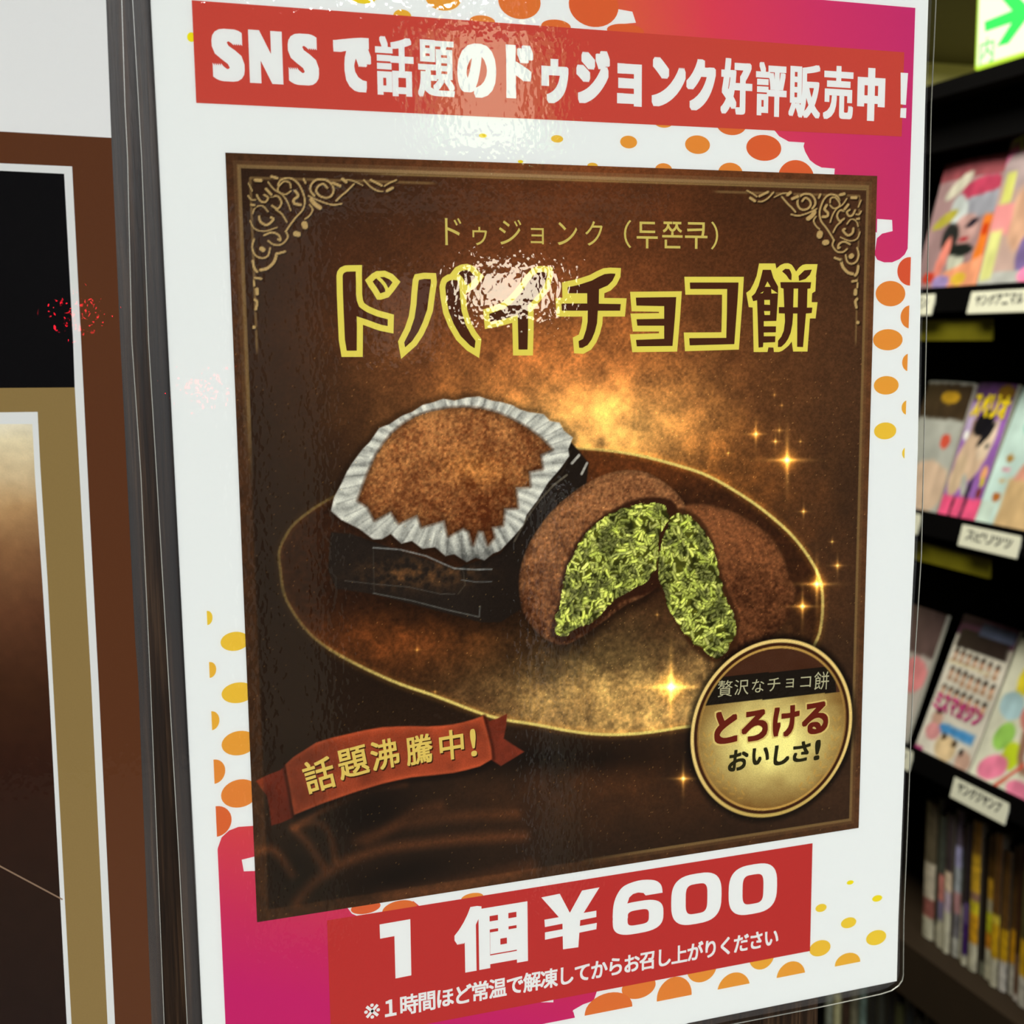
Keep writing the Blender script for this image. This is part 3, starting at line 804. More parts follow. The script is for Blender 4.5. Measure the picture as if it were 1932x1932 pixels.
for pts in ([(1655, 413), (1683, 415), (1684, 436), (1664, 441), (1654, 450)],
            [(456, 1622), (484, 1615), (484, 1643), (460, 1644)],
            [(1016, 1891), (1028, 1887), (1044, 1886), (1044, 1891)],
            [(1080, 1908), (1107, 1899), (1101, 1919)]):
    nk = Flat(-2 * LY); nk.px(pts); nk.build('white_notch', M_WHITE, poster)
DOTS = [(684, -8, 54, 30, 0), (836, -5, 68, 50, .3), (980, 3, 80, 66, .6), (1120, 10, 94, 82, .75), (759, 30, 34, 24, .2), (910, 40, 48, 22, .5), (1049, 50, 56, 26, .65), (1180, 58, 70, 26, .75),
        (911, 256, 15, 8, 0), (1051, 262, 23, 14, .15), (1186, 268, 32, 24, .35), (1316, 273, 47, 35, .45), (1441, 279, 66, 49, .75), (982, 305, 10, 6, 0), (1118, 313, 20, 12, .2), (1252, 320, 32, 24, .45), (1378, 326, 46, 38, .5), (1502, 336, 68, 68, .75),
        (1252, 230, 36, 22, .4), (1380, 235, 56, 40, .65), (1717, 512, 48, 54, .85), (1680, 554, 56, 48, .5), (1718, 598, 38, 44, .5), (1675, 641, 56, 40, .4), (1716, 684, 28, 34, .4), (1672, 727, 47, 35, .3), (1713, 769, 24, 28, .25), (1670, 813, 42, 32, .1),
        (1712, 855, 20, 24, .08), (361, 70, 16, 18, -.1), (391, 1166, 20, 27, .08), (443, 1210, 54, 36, .1), (396, 1264, 24, 30, .18), (449, 1307, 62, 39, .12), (399, 1360, 30, 36, .22), (451, 1402, 66, 46, .3), (404, 1456, 42, 46, .45), (452, 1497, 70, 53, .5), (408, 1550, 58, 58, .7),
        (1384, 1868, 62, 66, .35), (1492, 1843, 54, 58, .3), (1599, 1818, 48, 40, .2), (1547, 1789, 40, 30, .12), (1653, 1769, 38, 28, .05), (1601, 1741, 29, 20, .05), (1549, 1713, 21, 15, .05), (1655, 1695, 19, 12, -.05), (1604, 1665, 13, 8, -.08),
        (1437, 1803, 48, 52, .25), (1324, 1826, 56, 54, .4), (1272, 1880, 66, 74, .5), (1205, 1862, 64, 44, .55), (1148, 1906, 90, 66, .62), (754, 1716, 66, 34, .65), (891, 1694, 42, 18, .45), (690, 1712, 56, 24, .75)]
def dotcol(k):
    st = [(-.1, (240, 226, 30)), (.05, (236, 206, 66)), (.3, (232, 168, 64)), (.5, (228, 142, 62)), (.7, (222, 112, 58)), (.9, (220, 92, 62))]
    ks = [s[0] for s in st]
    return tuple(float(np.interp(k, ks, [s[1][i] for s in st])) for i in range(3))
dmats = {}
pic_clip = lambda q: q
for di, (cx_, cy_, w_, h_, k) in enumerate(DOTS):
    a, J = jac(cx_, cy_)
    sl = J[1, 0] / J[0, 0]
    pts = [(cx_ + w_ / 2 * math.cos(t_ * math.pi / 16), cy_ + h_ / 2 * math.sin(t_ * math.pi / 16) + sl * w_ / 2 * math.cos(t_ * math.pi / 16)) for t_ in range(32)]
    d = Flat(-1.3 * LY - di * 1e-7); d.poly(inside(pts, 1.0672 * PW) if not (350 < cx_ < 370) else [uv(*p) for p in pts])
    key = round(k, 2)
    if key not in dmats: dmats[key] = ink('dot ink', dotcol(k), 0.04)
    if d.v: d.build('halftone_dot', dmats[key], poster)

# picture
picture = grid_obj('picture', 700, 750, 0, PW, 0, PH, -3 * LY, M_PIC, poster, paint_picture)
picture['label'] = 'dark brown picture of chocolate rice cakes on a gold rimmed plate in an ornate gold frame'

# headline banner
def rect(fl, u0, u1, v0, v1): fl.poly([(u0 * PW, v0 * PH), (u1 * PW, v0 * PH), (u1 * PW, v1 * PH), (u0 * PW, v1 * PH)])
b = Flat(-4 * LY); rect(b, -0.0343, 1.0427, 1.0575, 1.1765)
banner = b.build('headline_banner', M_RED, poster)
banner['label'] = 'red banner strip across the top'
t = Flat(-6 * LY)
K = 0.001
HEAD = [('S', 398, 463, 53, 156, .95, .6), ('N', 468, 535, 56, 160, .9, .3), ('S', 542, 603, 62, 163, .95, .6), ('で', 628, 702, 68, 176, .8, .7), ('話', 707, 782, 67, 184, .42, .30), ('題', 787, 859, 74, 187, .36, .26), ('の', 862, 937, 80, 187, .75, .6),
        ('ド', 954, 1007, 83, 188, .85, .6), ('ゥ', 1021, 1073, 110, 197, .65, .6), ('ジ', 1087, 1151, 93, 198, .7, .7), ('ョ', 1164, 1211, 119, 202, .75, .7), ('ン', 1229, 1294, 107, 204, .7, .75), ('ク', 1294, 1351, 110, 211, .65, .7),
        ('好', 1359, 1420, 109, 218, .5, .42), ('評', 1425, 1485, 116, 222, .42, .34), ('販', 1487, 1549, 120, 225, .38, .30), ('売', 1552, 1611, 123, 228, .42, .36), ('中', 1616, 1671, 127, 230, .8, .55)]
for ch, a0, a1, b0, b1, d, dv in HEAD: putpx(t, ch, a0, a1, b0, b1, d * K, dv * K)
t.px([(1699, 137), (1713, 138), (1709, 198), (1699, 197)]); t.px([(1699, 204), (1710, 204), (1709, 223), (1698, 222)])
h = t.build('lettering', M_WHITE, banner)
h['label'] = 'heavy white headline lettering'

# price banner
b = Flat(-4 * LY); rect(b, 0.1001, 0.9112, -0.0131, -0.1912)
price = b.build('price_banner', M_RED2, poster)
price['label'] = 'red price strip along the bottom'
t = Flat(-6 * LY)
t.px([(716, 1744), (774, 1734), (776, 1840), (746, 1846), (744, 1766), (717, 1771)])
putpx(t, '個', 857, 997, 1693, 1838, .85 * K, .62 * K)
# yen sign
t.px([(1021, 1693), (1056, 1686), (1075, 1722), (1098, 1680), (1131, 1674), (1095, 1732), (1091, 1787), (1062, 1791), (1061, 1738)])
t.px([(1027, 1735), (1125, 1718), (1125, 1730), (1028, 1749)]); t.px([(1028, 1759), (1126, 1741), (1125, 1753), (1028, 1773)])
def ring(x0, x1, y0, y1, wx, wy, n=3.0, m=40):
    a, J = jac((x0 + x1) / 2, (y0 + y1) / 2)
    W, H = np.linalg.solve(np.abs(J), [x1 - x0, y1 - y0])
    def se(rx, rz, e, k):
        c, s = math.cos(k), math.sin(k)
        return (a[0] + rx * math.copysign(abs(c) ** (2 / e), c), a[1] + rz * math.copysign(abs(s) ** (2 / e), s))
    b0 = len(t.v); t.k = getattr(t, 'k', 0) + 1; yy = t.y - 6e-7 * t.k
    for i in range(m):
        k = 2 * math.pi * i / m
        for p in (se(W / 2, H / 2, n, k), se(W / 2 - wx * W, H / 2 - wy * H, n + 1.0, k)): t.v.append((p[0], yy, p[1]))
    for i in range(m):
        j = (i + 1) % m
        t.f.append((b0 + 2 * i, b0 + 2 * i + 1, b0 + 2 * j + 1, b0 + 2 * j))
ring(1266, 1362, 1640, 1751, .285, .205)
ring(1374, 1467, 1623, 1732, .285, .205)
# the digit six: lower bowl ring and an upper hook
ring(1156, 1252, 1692, 1769, .29, .27, 3.0)
t.px(crop(644, 1288, 3, smooth_pts([(1535, 1330), (1540, 1260), (1560, 1200), (1600, 1150), (1680, 1120), (1750, 1115), (1790, 1125), (1812, 1150), (1818, 1188)], 3) + [(1722, 1204), (1710, 1190), (1680, 1187), (1650, 1196), (1630, 1215), (1618, 1250), (1622, 1330), (1580, 1400)]))
line2 = '※１時間ほど常温で解凍してからお召し上がりください'
p0, p1 = np.array(uv(702, 1907)), np.array(uv(1455, 1769))
nc = len(line2)
pitch = (p1[0] - p0[0]) / (nc - 1)
vz = (p0[1] + p1[1]) / 2
for i, ch in enumerate(line2):
    v_, f_ = glyph(ch)
    lo, hi = v_.min(0), v_.max(0)
    em = pitch * 1.06
    W, H = (hi[0] - lo[0]) * em, (hi[1] - lo[1]) * em * 1.12
    d = .14 * K
    cxg = p0[0] + i * pitch + ((lo[0] + hi[0]) / 2 - 0.5) * em
    if ch == '※': cxg = p0[0]; W = H = 0.0042; d = 0.03 * K
    elif ch == '１': d = .2 * K; cxg = p0[0] + i * pitch
    put(t, ch, cxg, vz + ((lo[1] + hi[1]) / 2 - 0.38) * em * (1.0 if ch != '※' else 0), W + 2 * d, H + 2 * d, d)
h = t.build('lettering', M_WHITE, price)
h['label'] = 'white price lettering and thawing note'

# small title line
t = Flat(-5 * LY)
for ch, a0, a1, b0, b1 in [('ド', 839, 871, 411, 463), ('ゥ', 891, 919, 428, 463), ('ジ', 941, 984, 414, 462), ('ョ', 1001, 1026, 430, 461), ('ン', 1052, 1089, 419, 463), ('ク', 1104, 1137, 417, 464), ('（', 1177, 1191, 415, 468), ('두', 1201, 1241, 418, 469),
                           ('쫀', 1249, 1288, 418, 469), ('쿠', 1292, 1335, 419, 470), ('）', 1341, 1355, 418, 471)]:
    putpx(t, ch, a0, a1, b0, b1, .05 * K if ch in '두쫀쿠' else 0.0)
t.build('subtitle_lettering', M_PALEGOLD, picture)

# outlined title
A1 = lambda p: crop(620, 480, 8.05, p); A2 = lambda p: crop(840, 480, 8.05, p); A3 = lambda p: crop(1040, 480, 8.05, p); A4 = lambda p: crop(1220, 480, 9.2, p); A5 = lambda p: crop(1390, 490, 10.735, p)
TITLE = [A1([(165, 330), (175, 280), (205, 240), (260, 215), (330, 212), (460, 210), (458, 300), (462, 450), (462, 600), (475, 700), (500, 765), (545, 800), (600, 835), (740, 895), (945, 950), (940, 1145), (790, 1115), (700, 1085), (580, 1040), (473, 1005), (475, 1100), (472, 1510), (235, 1510), (200, 1300), (182, 900), (170, 600)]),
         A1([(610, 400), (680, 335), (740, 300), (850, 295), (950, 340), (1030, 420), (960, 520), (885, 610), (790, 640), (760, 640), (700, 540), (650, 470)]),
         A1([(1320, 400), (1340, 345), (1450, 325), (1590, 330), (1600, 420), (1570, 620), (1540, 850), (1470, 1050), (1400, 1200), (1300, 1350), (1130, 1500), (1100, 1330), (1200, 1130), (1260, 950), (1290, 750), (1300, 600)]),
         A2([(-30, 430), (-10, 390), (50, 350), (130, 340), (200, 350), (240, 400), (260, 500), (270, 650), (290, 850), (350, 1050), (430, 1200), (505, 1300), (480, 1500), (350, 1420), (200, 1270), (90, 1080), (10, 880), (-30, 650), (-45, 500)]),
         A2([(130, 300), (180, 235), (250, 200), (330, 190), (400, 215), (470, 285), (530, 340), (480, 400), (400, 480), (310, 540), (280, 470), (220, 370)]),
         A2([(1590, 235), (1480, 220), (1400, 225), (1320, 275), (1230, 380), (1150, 500), (1060, 610), (980, 700), (870, 780), (740, 830), (620, 870), (640, 1080), (850, 1040), (1058, 980), (1065, 1250), (1070, 1490), (1290, 1490), (1300, 1100), (1298, 800), (1400, 690), (1480, 590), (1550, 470), (1585, 350)]),
         A3([(205, 462), (400, 420), (600, 355), (700, 300), (800, 255), (900, 245), (1015, 250), (1010, 330), (960, 430), (880, 510), (765, 560), (763, 705), (1100, 710), (1082, 900), (745, 900), (735, 1050), (700, 1190), (650, 1310), (580, 1410), (480, 1465), (385, 1460), (370, 1290), (450, 1250), (490, 1130), (510, 1020), (512, 900), (122, 900), (108, 708), (212, 700)]),
         [(1194, 556), (1281, 555), (1278, 600), (1273, 658), (1197, 659), (1194, 636), (1248, 634), (1248, 620), (1198, 620), (1195, 597), (1248, 596), (1248, 583), (1196, 582)],
         A4([(700, 438), (1640, 438), (1620, 800), (1590, 1200), (1560, 1605), (705, 1630), (690, 1405), (1338, 1400), (1348, 1000), (1352, 650), (712, 650)])]
ti = Flat(-4.5 * LY); ty = Flat(-5.5 * LY); tb = Flat(-6.5 * LY); tw = Flat(-7.5 * LY)
for p in TITLE:
    ti.px(p); ty.strokepx(p, 10.5)
ty.strokepx(A1([(745, 350), (800, 400), (850, 460), (885, 530), (885, 620)]), 6, False)
ty.px(A3([(215, 590), (545, 590), (545, 745), (150, 745), (150, 700), (215, 660)]))
ty.px(A5([(450, 75), (780, 75), (800, 180), (835, 150), (880, 110), (960, 75), (1040, 70), (1110, 100), (1160, 170), (1200, 240), (1260, 160), (1330, 105), (1400, 90), (1635, 90), (1600, 340), (1605, 370), (1590, 640), (1525, 680), (1515, 860), (1635, 860), (1595, 1190), (1480, 1190), (1430, 1860),
          (1140, 1860), (1110, 1660), (1050, 1740), (980, 1800), (920, 1845), (850, 1870), (750, 1870), (740, 1780), (640, 1775), (620, 1870), (340, 1870), (320, 970), (240, 960), (190, 670), (270, 610), (340, 480), (400, 330)]))
tb.px(A5([(525, 205), (690, 205), (740, 370), (835, 545), (835, 690), (800, 1240), (545, 1245), (545, 1350), (793, 1350), (790, 1470), (545, 1475), (545, 1550), (780, 1550), (775, 1670), (535, 1680), (530, 1770), (440, 1780), (410, 820), (330, 840), (300, 745), (370, 680), (440, 530), (490, 350)]))
tb.px(A5([(915, 235), (980, 185), (1060, 190), (1090, 240), (1110, 300), (1105, 415), (1060, 400), (1000, 310)])); tb.px(A5([(1250, 330), (1370, 215), (1520, 200), (1480, 300), (1390, 390), (1260, 430)]))
tb.px(A5([(880, 455), (1505, 455), (1490, 580), (1430, 590), (1420, 970), (1530, 970), (1515, 1080), (1400, 1090), (1340, 1770), (1220, 1765), (1225, 1090), (1140, 1090), (1125, 1300), (1090, 1480), (1040, 1600), (980, 1690), (900, 1765), (830, 1770), (835, 1640), (900, 1560), (950, 1440), (975, 1250), (970, 1090), (850, 1085), (850, 960), (960, 960), (945, 585), (890, 570)]))
tw.px(A5([(620, 440), (685, 550), (565, 550)])); tw.px(A5([(695, 590), (830, 680), (700, 685)])); tw.px(A5([(470, 680), (545, 640), (520, 680)])); tw.px(A5([(555, 815), (670, 815), (670, 915), (555, 910)])); tw.px(A5([(550, 1040), (675, 1040), (670, 1120), (560, 1120)])); tw.px(A5([(1150, 585), (1240, 585), (1232, 965), (1140, 965)]))
ti.build('title_fill', M_TITLEIN, picture); ty.build('title_outline', M_GOLDLET, picture); tb.build('title_fill', M_TITLEIN, picture); tw.build('title_outline', M_GOLDLET, picture)

# ribbon lettering (set along a rising curve)
def rot_put(fl, ch, cx_, cy_, w_, h_, deg, dil, slant=0.0):
    a = uv(cx_, cy_)
    a2, J = jac(cx_, cy_)
    sx, sz = abs(J[0, 0]), abs(J[1, 1])
    put(fl, ch, a[0], a[1], w_ / sx, h_ / sz, dil, math.radians(deg), None, slant)
sh = Flat(-4.5 * LY); t = Flat(-5 * LY)
for ch, cx_, cy_, w_, h_, r_ in [('話', 602, 1462, 57, 62, 11), ('題', 666, 1438, 57, 57, 9), ('沸', 726, 1423, 53, 56, 6), ('騰', 791, 1414, 50, 55, 4), ('中', 852, 1405, 46, 56, 3), ('!', 893, 1401, 11, 52, 3)]:
    rot_put(sh, ch, cx_ + 2, cy_ + 2.5, w_, h_, r_, .16 * K); rot_put(t, ch, cx_, cy_, w_, h_, r_, .14 * K)
sh.build('lettering_shadow', ink('ribbon text shadow ink', (70, 34, 14)), picture)
t.build('ribbon_lettering', ink('ribbon text ink', (228, 202, 104)), picture)
# badge lettering
t = Flat(-5 * LY)
for i, (ch, cx_, w_, h_) in enumerate([('贅', 1368, 28, 31), ('沢', 1399, 27, 29), ('な', 1430, 23, 25), ('チ', 1460, 24, 25), ('ョ', 1490, 15, 17), ('コ', 1520, 20, 20), ('餅', 1550, 28, 34)]):
    rot_put(t, ch, cx_, 1299 - (cx_ - 1368) * 0.082, w_, h_, -2, 0.0)
t.build('badge_lettering', ink('badge pale ink', (196, 190, 150)), picture)
t = Flat(-5 * LY); t2 = Flat(-4.6 * LY)
for ch, cx_, cy_, w_, h_, dl in [('と', 1370, 1372, 44, 62, .42), ('ろ', 1424, 1369, 50, 58, .38), ('け', 1483, 1361, 50, 58, .38), ('る', 1538, 1355, 50, 60, .36)]:
    rot_put(t2, ch, cx_, cy_, w_ + 6, h_ + 6, 1, (dl + .2) * K, 0.05); rot_put(t, ch, cx_, cy_, w_, h_, 1, dl * K, 0.05)
t2.build('lettering_halo', ink('badge halo ink', (224, 200, 120)), picture)
t.build('badge_lettering', ink('badge red brown ink', (112, 36, 22)), picture)
t = Flat(-5 * LY)
for ch, cx_, cy_, w_, h_, dl in [('お', 1393, 1434, 37, 40, .22), ('い', 1435, 1426, 33, 32, .25), ('し', 1475, 1424, 30, 38, .26), ('さ', 1512, 1418, 33, 38, .22), ('!', 1542, 1415, 11, 38, .25)]:
    rot_put(t, ch, cx_, cy_, w_, h_, 1, dl * K, 0.12)
t.build('badge_lettering', ink('badge dark ink', (44, 40, 18)), picture)

# laminate film and its cut edge, the caught highlight painted pale
FILM = [(232, -80), (250, 0), (267, 300), (280, 644), (295, 894), (318, 1288), (338, 1632), (353, 1932), (357, 2010), (1000, 2008), (1190, 1974), (1383, 1932), (1560, 1897.5), (1662, 1875.5), (1682, 1869), (1695, 1860), (1702, 1850), (1704, 1840), (1705, 1732), (1712, 1560), (1722, 1300), (1738, 1050), (1743, 850), (1749, 560), (1757, 200), (1766, 0), (1770, -100)]
ff = Flat(-0.00018); ff.px(FILM)
film = ff.build('laminate_film', M_FILM, poster)
f3 = Flat(0.0019); f3.px(FILM); f3.build('rear_film', M_FILM2, poster)
film['label'] = 'glossy clear laminate sheet with a narrow clear margin'
q = [uv(*p) for p in FILM]
e = Flat(0.0)
cen = np.mean(q, 0)
n = len(q)
ev, ef = [], []
for i in range(n):
    d = np.array(q[i]) - cen; d /= np.linalg.norm(d)
    o = np.array(q[i]) + d * 0.00004
    ev += [(o[0], -0.00022, o[1]), (o[0], 0.00030, o[1]), (q[i][0] - d[0] * 0.00012, -0.00022, q[i][1] - d[1] * 0.00012)]
for i in range(n):
    j = (i + 1) % n
    ef += [(3 * i, 3 * j, 3 * j + 1, 3 * i + 1), (3 * i + 2, 3 * j + 2, 3 * j, 3 * i)]
mesh('film_edge', ev, ef, M_EDGE, poster)['label'] = 'cut edge of the laminate with its highlight painted pale'

# ------------------------------------------------------------------ the second poster, at the left
p2 = empty('laminated_poster', (-0.16, 0, 0))
tag(p2, 'laminated poster with brown, gold and black print at the left edge of the wood panel', 'poster')
p2off = Vector((-0.16, 0, 0))
class Flat2(Flat):
    def build(self, name, mat, parent):
        o = mesh(name, [(a + 0.16, b_, c_) for a, b_, c_ in self.v], self.f, mat, parent); return o
LX = -420
def f2(y, pts, name, mat, parent=p2, label=None):
    f_ = Flat2(y); f_.px(pts); o = f_.build(name, mat, parent)
    if label: o['label'] = label
    return o
f2(0.0, [(198, -80), (200, 0), (210, 260), (227, 644), (255, 1210), (261, 1288), (286, 1932), (290, 2010), (LX, 2120), (LX, -130)], 'paper', ink('second poster paper', (246, 246, 243), 0.012))
f2(-LY, [(LX, 229), (0, 248), (210, 260), (227, 644), (255, 1210), (261, 1288), (286, 1932), (290, 2010), (LX, 2120)], 'brown_print', ink('brown ink', (98, 56, 32), 0.08))
f2(-2 * LY, [(LX, 290), (0, 308), (136, 314), (153, 644), (170, 985), (186, 1288), (217, 1932), (221, 2010), (LX, 2110)], 'white_outline', M_WHITE)
f2(-3 * LY, [(LX, 305), (0, 322), (121, 328), (138, 644), (141, 731), (0, 732), (LX, 735)], 'black_print', ink('black ink', (9, 8, 10), 0.1))
f2(-3 * LY, [(LX, 735), (0, 732), (141, 731), (155, 985), (172, 1288), (203, 1932), (206, 2010), (LX, 2100)], 'gold_print', ink('gold ink', (150, 124, 74), 0.06))
f2(-4 * LY, [(LX, 782), (0, 778), (71, 777), (76, 880), (90, 1100), (100, 1288), (135, 1932), (139, 2010), (LX, 2090)], 'white_outline', M_WHITE)
def paint2(cv):
    x, y = cv.x, cv.y
    st = [(780, (238, 232, 210)), (830, (232, 218, 180)), (900, (205, 184, 146)), (960, (166, 132, 92)), (1040, (120, 84, 56)), (1150, (92, 56, 36)), (1300, (66, 38, 22)), (1450, (52, 28, 18)), (1700, (40, 24, 17)), (1932, (34, 20, 16))]
    yy = y + 26 * (fbm(x, y, 60, 7, 3) - .5)
    for i in range(3): cv.c[:, i] = np.interp(yy, [s[0] for s in st], [s[1][i] for s in st])
    k = np.exp(-((x - 20) / 70) ** 2) * np.exp(-((y - 1000) / 160) ** 2)
    cv.c += np.array([30, 22, 12]) * k[:, None]
    cv.c *= (0.93 + 0.14 * fbm(x, y, 16, 9, 3))[:, None]
def warp_grid():
    nx, nz = 60, 260
    ts = np.linspace(0, 1, nz); ss_ = np.linspace(0, 1, nx)
    zt, zb = 800, 2010
    X = np.zeros((nz, nx)); Z = np.zeros((nz, nx))
    for j, t_ in enumerate(ts):
        yy = zt + (zb - zt) * t_
        xr = np.interp(yy, [800, 900, 1100, 1288, 1932, 2010], [61, 66, 80, 92, 126, 130])
        a = uv(-300, yy); b_ = uv(xr, yy)
        X[j] = a[0] + (b_[0] - a[0]) * ss_; Z[j] = a[1] + (b_[1] - a[1]) * ss_
    return X, Z, nx, nz
X, Z, nx, nz = warp_grid()
cv = Canvas(X.ravel(), Z.ravel()); paint2(cv)
vs = [(float(a) + .16, -5 * LY, float(b_)) for a, b_ in zip(cv.X, cv.Z)]
fs = [(j * nx + i, j * nx + i + 1, (j + 1) * nx + i + 1, (j + 1) * nx + i) for j in range(nz - 1) for i in range(nx - 1)]
g2 = mesh('photo_print', vs, fs, attr_mat('second poster photo', grain=0.05), p2)
at = g2.data.color_attributes.new('ink', 'FLOAT_COLOR', 'POINT')
at.data.foreach_set('color', np.concatenate([lin(np.clip(cv.c, 0, 255)), np.ones((nx * nz, 1))], 1).astype(np.float32).ravel())
ln = Flat2(-6 * LY); ln.strokepx([(-80, 1590), (0, 1634), (60, 1666), (118, 1697)], 2.4, False); ln.build('thin_line_print', ink('thin beige line', (150, 122, 98)), p2)
FILM2 = [(226, -80), (230, 0), (236, 197), (241, 300), (249, 644), (266, 894), (284, 1288), (298, 1632), (310, 1932), (314, 2010), (LX, 2140), (LX, -150)]
f_ = Flat2(-0.00018); f_.px(FILM2); f_.build('laminate_film', M_FILM, p2); f_ = Flat2(0.0019); f_.px(FILM2); f_.build('rear_film', M_FILM2, p2)
q = [uv(*p) for p in FILM2[:10]]
ev, ef = [], []
for a in q: ev += [(a[0] + 0.16 + .00003, -0.00022, a[1]), (a[0] + .16 + .00003, 0.0003, a[1]), (a[0] + .16 - .0001, -0.00022, a[1])]
for i in range(len(q) - 1): ef += [(3 * i, 3 * i + 3, 3 * i + 4, 3 * i + 1), (3 * i + 2, 3 * i + 5, 3 * i + 3, 3 * i)]
mesh('film_edge', ev, ef, M_EDGE, p2)

# ------------------------------------------------------------------ magazine rack in the aisle behind
XR = 1.0969
RY0, RY1 = 0.90, 2.3
rack = empty('magazine_rack', (XR, 1.4, Z0))
tag(rack, 'tall black magazine rack with sloping shelves in the aisle behind the poster', 'rack')
def rb(name, x0, x1, z0, z1, mat, y0=RY0, y1=RY1, parent=rack):
    return box(name, x0 - XR, x1 - XR, y0 - 1.4, y1 - 1.4, z0 - Z0, z1 - Z0, mat, parent)
rb('back_panel', XR + .34, XR + .36, Z0, .478, M_BLACK)
rb('top_panel', XR - .02, XR + .36, .462, .482, M_BLACK)
rb('header_board', XR + .02, XR + .04, .40, .462, M_BLACK)
rb('side_panel', XR, XR + .36, Z0, .478, M_BLACK, RY1, RY1 + .02)
rb('side_panel', XR, XR + .36, Z0, .478, M_BLACK, RY0 - .02, RY0)
rb('plinth', XR + .03, XR + .34, Z0, Z0 + .08, M_BLACK)
ROWZ = [0.2065, -0.1090, -0.4620]
for z in ROWZ:
    s = rb('shelf', XR + .002, XR + .34, z - .028, z - .002, M_BLACK)
    rb('lip', XR - .004, XR + .001, z - .030, z + .004, M_BLACK)
    # sloping display board behind the magazines
    v = [(0.028, RY0 - 1.4, z - Z0), (0.028, RY1 - 1.4, z - Z0), (0.135, RY1 - 1.4, z + .235 - Z0), (0.135, RY0 - 1.4, z + .235 - Z0), (0.145, RY0 - 1.4, z - Z0), (0.145, RY1 - 1.4, z - Z0)]
    mesh('display_board', v, [(0, 1, 2, 3), (4, 3, 2, 5), (0, 4, 5, 1), (0, 3, 4), (1, 5, 2)], M_BLACK, rack)
rb('shelf', XR - .004, XR + .34, -.850, -.765, M_DBROWN)
rb('shelf', XR + .0, XR + .34, -1.10, -1.08, M_BLACK)
def strip(y0, y1, z0, z1):
    rb('label_strip', XR + .010, XR + .014, z0, z1, M_STRIP, y0, y1)['label'] = 'dull olive yellow label strip'
strip(1.075, 1.24, .137, .166); strip(1.06, 1.24, -.182, -.155)

def cover_grid(nx, nz, feats, base, seed):
    """printed cover as painted cells: s along 0..1, t up 0..1"""
    s, t_ = np.meshgrid(np.linspace(0, 1, nx), np.linspace(0, 1, nz))
    s, t_ = s.ravel(), t_.ravel()
    c = np.zeros((nx * nz, 3)) + np.array(base, float)
    c *= (0.85 + 0.3 * fbm(s * 100, t_ * 140, 30, seed, 3))[:, None]
    for ft in feats:
        kind, cx_, cz_, rx, rz, rt, col = ft
        co, si = math.cos(rt), math.sin(rt)
        dx, dz = s - cx_, t_ - cz_
        a, b_ = (dx * co + dz * si) / rx, (-dx * si + dz * co) / rz
        d = np.hypot(a, b_) if kind == 'e' else np.maximum(np.abs(a), np.abs(b_))
        k = (1 - ss(0.88, 1.06, d + 0.10 * (vnoise(s * 100, t_ * 100, 7, seed + 5) - .5)))[:, None]
        c = c * (1 - k) + np.array(col, float) * (0.9 + 0.2 * vnoise(s * 100, t_ * 100, 9, seed + 9))[:, None] * k
    return c

M_COVER = attr_mat('glossy cover print', 0.28, 0.45)
def magazine(name, y0, y1, z, hgt, tilt, feats, base, label, group=None, xoff=0.0, thick=0.007, seed=1, texts=()):
    """display magazine: y1 is its far (left in view) edge"""
    wd = y1 - y0
    t = empty(name, (XR + 0.003 + xoff, (y0 + y1) / 2, z)); t.rotation_euler = (0, math.radians(tilt), 0)
    tag(t, label, 'magazine', group or 'magazines shown face out on the rack')
    nx, nz = 40, 60
    c = cover_grid(nx, nz, feats, base, seed)
    vs = [(0.0, wd / 2 - wd * i / (nx - 1), hgt * j / (nz - 1)) for j in range(nz) for i in range(nx)]
    # slight curl of the cover away from the block near the top
    vs = [(x_ - 0.004 * (z_ / hgt) ** 2 * math.sin(math.pi * (y_ / wd + .5)), y_, z_) for x_, y_, z_ in vs]
    fs = [(j * nx + i, j * nx + i + 1, (j + 1) * nx + i + 1, (j + 1) * nx + i) for j in range(nz - 1) for i in range(nx - 1)]
    o = mesh('cover', vs, fs, M_COVER, t, smooth=True)
    at = o.data.color_attributes.new('ink', 'FLOAT_COLOR', 'POINT')
    at.data.foreach_set('color', np.concatenate([lin(np.clip(c, 0, 255)), np.ones((nx * nz, 1))], 1).astype(np.float32).ravel())
    v, f = box_geo(0.0006, thick, -wd / 2, wd / 2, 0, hgt)
    mesh('pages', v, f, M_PAGES, t)
    for (txt, s0, s1, tc, th, dil, mat) in texts:
        class TF(Flat): pass
        fl = Flat(0)
        n_ = len(txt); pw = (s1 - s0) * wd / n_
        for i, ch in enumerate(txt):
            put(fl, ch, s0 * wd + (i + .5) * pw, tc * hgt, pw * .92, th * hgt, dil)
        vv = [(-0.0012 - 0.004 * (b_ / hgt) ** 2 * math.sin(math.pi * a / wd) , wd / 2 - a, b_) for a, _, b_ in fl.v]
        mesh('title_lettering', vv, fl.f, mat, t)
    return t

M_YEL = plain('cover yellow', (236, 206, 30), 0.35, 0.4, 0.1, 200)
M_PNK = plain('cover pink', (216, 66, 140), 0.35, 0.4, 0.1, 200)
M_PALE = plain('cover pale yellow', (225, 225, 130), 0.35, 0.4, 0.1, 200)
M_ORG = plain('cover orange', (226, 96, 30), 0.35, 0.4, 0.1, 200)
E_, R_ = 'e', 'r'
SK = (206, 160, 132)
